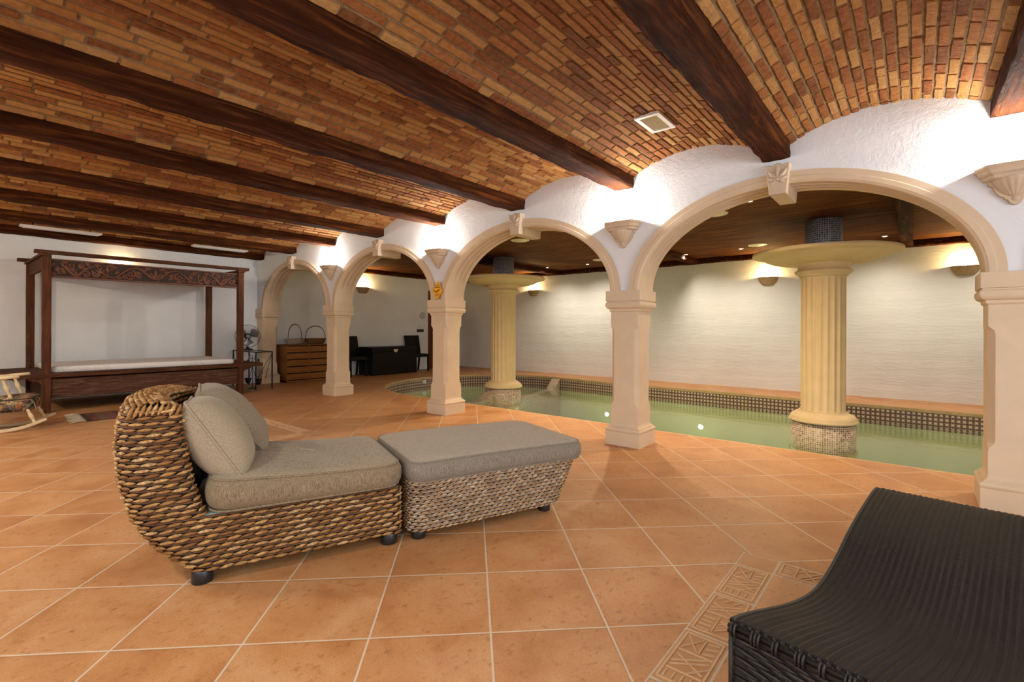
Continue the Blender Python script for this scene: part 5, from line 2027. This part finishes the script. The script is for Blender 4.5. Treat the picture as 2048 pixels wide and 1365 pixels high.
FN = thing('table_fan', 'grey bladed black fan standing on the iron console table', 'fan', (-9.86, 3.965, TZ), math.atan2(-3.9, 9.8) + 0.1)
# local x = facing direction
m = MB(); m.lathe([(0.001, 0), (0.095, 0), (0.095, .012), (0.075, .024), (0.03, .032), (0.022, .04)], 32, (-.04, 0)); obj('base', m, M_BLACKP, FN)
m = MB(); m.lathe([(0.020, .035), (0.018, .2), (0.020, .215)], 16, (-.04, 0)); obj('stem', m, M_BLACKP, FN)
HZ = .262
m = MB()
MX = Matrix(((0, 0, 1, 0), (1, 0, 0, 0), (0, 1, 0, HZ), (0, 0, 0, 1)))
Rr = []
for r, h in ((.02, -.13), (.045, -.125), (.058, -.10), (.06, -.04), (.05, -.02)):
    Rr.append([MX @ Vector((r * cos(2 * pi * k / 20), r * sin(2 * pi * k / 20), h)) for k in range(20)])
m.rings(Rr, True, True, 0, True)
obj('motor', m, M_BLACKP, FN)
m = MB()
RG_ = .218
for r, h in ((RG_, 0), (RG_ * .99, .022), (RG_ * .99, -.022)):
    m.tube([MX @ Vector((r * cos(2 * pi * k / 40), r * sin(2 * pi * k / 40), h)) for k in range(40)], .0035 if h == 0 else .002, 6, True)
for k in range(44):
    a = 2 * pi * k / 44
    c, s_ = cos(a), sin(a)
    m.tube([MX @ Vector((r * c, r * s_, h)) for r, h in ((.045, .062), (.10, .060), (.17, .045), (RG_, .004))], .0009, 4)
    m.tube([MX @ Vector((r * c, r * s_, h)) for r, h in ((.06, -.045), (.12, -.045), (.18, -.03), (RG_, -.004))], .0009, 4)
obj('guard', m, M_BLACKP, FN)
bl = MB()
for k in range(3):
    a0 = 2 * pi * k / 3 + .5
    vs = []
    na, nr_ = 10, 8
    for i in range(nr_ + 1):
        r = .045 + (.150) * i / nr_
        for j in range(na + 1):
            f = -1 + 2 * j / na
            wdt = .62 * (0.75 + .35 * sin(pi * i / nr_ * .8)) * (1 if i < nr_ else .8)
            a = a0 + f * wdt
            rr_ = r - .02 * f * f * (i / nr_)
            vs.append(MX @ Vector((rr_ * cos(a), rr_ * sin(a), .012 + .018 * f)))
    bl.add(vs, [(i * (na + 1) + j, i * (na + 1) + j + 1, (i + 1) * (na + 1) + j + 1, (i + 1) * (na + 1) + j) for i in range(nr_) for j in range(na)], 0, True)
obj('blades', bl, M_SMOKE, FN)
m = MB()
Rr = []
for r, h in ((.046, .056), (.046, .066), (.040, .070), (.002, .072)):
    Rr.append([MX @ Vector((r * cos(2 * pi * k / 24), r * sin(2 * pi * k / 24), h)) for k in range(24)])
m.rings(Rr, True, True, 0, False)
obj('hub_cap', m, M_BLACKP, FN)
m = MB()
m.box(-.0, .0015, -.024, .024, -.003, .003, 0, Matrix.Translation((.0725, 0, HZ + .006)))
m.box(-.0, .0015, -.006, .010, -.004, .004, 0, Matrix.Translation((.0725, 0, HZ - .012)))
obj('badge', m, M_GREYP, FN)

CS = thing('candle_stand', 'black iron candle stand with hanging cone cups in front of the console table', 'candle holder', (-9.53, 3.915, 0))
m = MB(); m.tube([(0, 0, 0.01), (0, 0, .62)], .006, 8); m.lathe([(0.001, 0), (.07, 0), (.07, .008), (.01, .016)], 24); obj('stand', m, M_IRON, CS)
for k, (dy, zc_, hb) in enumerate(((-.085, .20, .10), (.10, .165, .11))):
    m = MB()
    m.lathe([(0.012, zc_ - hb), (0.030, zc_ - hb + .01), (0.062, zc_), (0.056, zc_), (0.02, zc_ - hb + .03)], 24, (.02, dy))
    obj('cone_cup', m, M_IRON, CS)
    m = MB()
    for q in range(3):
        a = q * 2 * pi / 3 + .5
        m.tube([(.02 + .06 * cos(a), dy + .06 * sin(a), zc_), (.02 + .012 * cos(a), dy + .012 * sin(a), .50)], .0018, 5)
    m.tube([(0, 0, .56), (.015, dy * .6, .555), (.02, dy, .52)], .004, 6)
    obj('wires', m, M_IRON, CS)
    m = MB(); m.lathe([(0.006, .49), (0.014, .495), (0.022, .54), (0.018, .54)], 16, (.02, dy)); obj('small_cup', m, M_IRON, CS)
    m = MB(); m.lathe([(0.010, .535), (0.024, .56), (0.027, .59), (.022, .60)], 16, (.02, dy), cap=False); obj('glass_votive', m, M_GLASS, CS)

# ------------------------------------------------------------------ yellow sign
SG = thing('diamond_sign', 'yellow diamond swimming warning sign with a black fish drawing', 'sign', (PC[2] + .012, 4.345, 1.640), 0)
HX, HY = 0.098, 0.132
m = MB()
MS = Matrix(((1, 0, 0, 0), (0, 0, -1, 0), (0, 1, 0, 0), (0, 0, 0, 1)))
MS = Matrix.Rotation(radians(-7), 4, 'Y') @ MS if False else Matrix.Rotation(radians(5), 4, 'Y') @ MS
D_ = [(0, -HY), (HX, 0), (0, HY), (-HX, 0)]
m.prism(D_, -.006, .006, MS)
m.prism([(x * .93, y * .93) for x, y in D_], .0055, .0072, MS, 1)
m.prism([(x * .90, y * .90) for x, y in D_], .0065, .0080, MS, 0)
obj('plate', m, [M_YELLOW, M_INK], SG)
m = MB()
fish = [(-.062, .026), (-.054, .012), (-.046, -.002), (-.030, -.012), (-.008, -.010), (.004, .002), (.006, .014), (.016, .008), (.034, .012), (.052, .024), (.046, .010), (.040, .004), (.030, -.002), (.014, -.006), (.000, -.018), (-.004, -.030), (-.014, -.022), (-.034, -.022), (-.050, -.010), (-.066, -.020), (-.056, -.002)]
m.prism(fish, .0075, .0092, MS)
m.prism([(.018, -.026), (.028, -.022), (.034, -.036)], .0075, .0092, MS)
m.prism([(.034, .002), (.044, .006), (.042, -.004), (.036, -.006)], .0075, .0092, MS)
for y, w in ((.084, .008), (.066, .042)):
    for k in range(max(1, int(w / .006))):
        x = -w / 2 + k * .006
        m.prism([(x, y - .003), (x + .004, y - .003), (x + .004, y + .003), (x, y + .003)], .0075, .0090, MS)
obj('fish_drawing', m, M_INK, SG)


def lettering(txt, size, y, parent):
    cu = bpy.data.curves.new('lettering', 'FONT')
    cu.body = txt
    cu.size = size
    cu.align_x = 'CENTER'
    cu.extrude = 0.0006
    cu.materials.append(M_INK)
    o = bpy.data.objects.new('lettering', cu)
    COL.objects.link(o)
    me = bpy.data.meshes.new_from_object(o)
    bpy.data.objects.remove(o)
    me.transform(MS @ Matrix.Translation((0, y, .0088)))
    o = bpy.data.objects.new('lettering', me)
    COL.objects.link(o)
    o.parent = parent
    return o


lettering('SWIMMING', .0235, .034, SG)
lettering('AT YOUR OWN', .0125, -.052, SG)
lettering('RISK', .0215, -.074, SG)
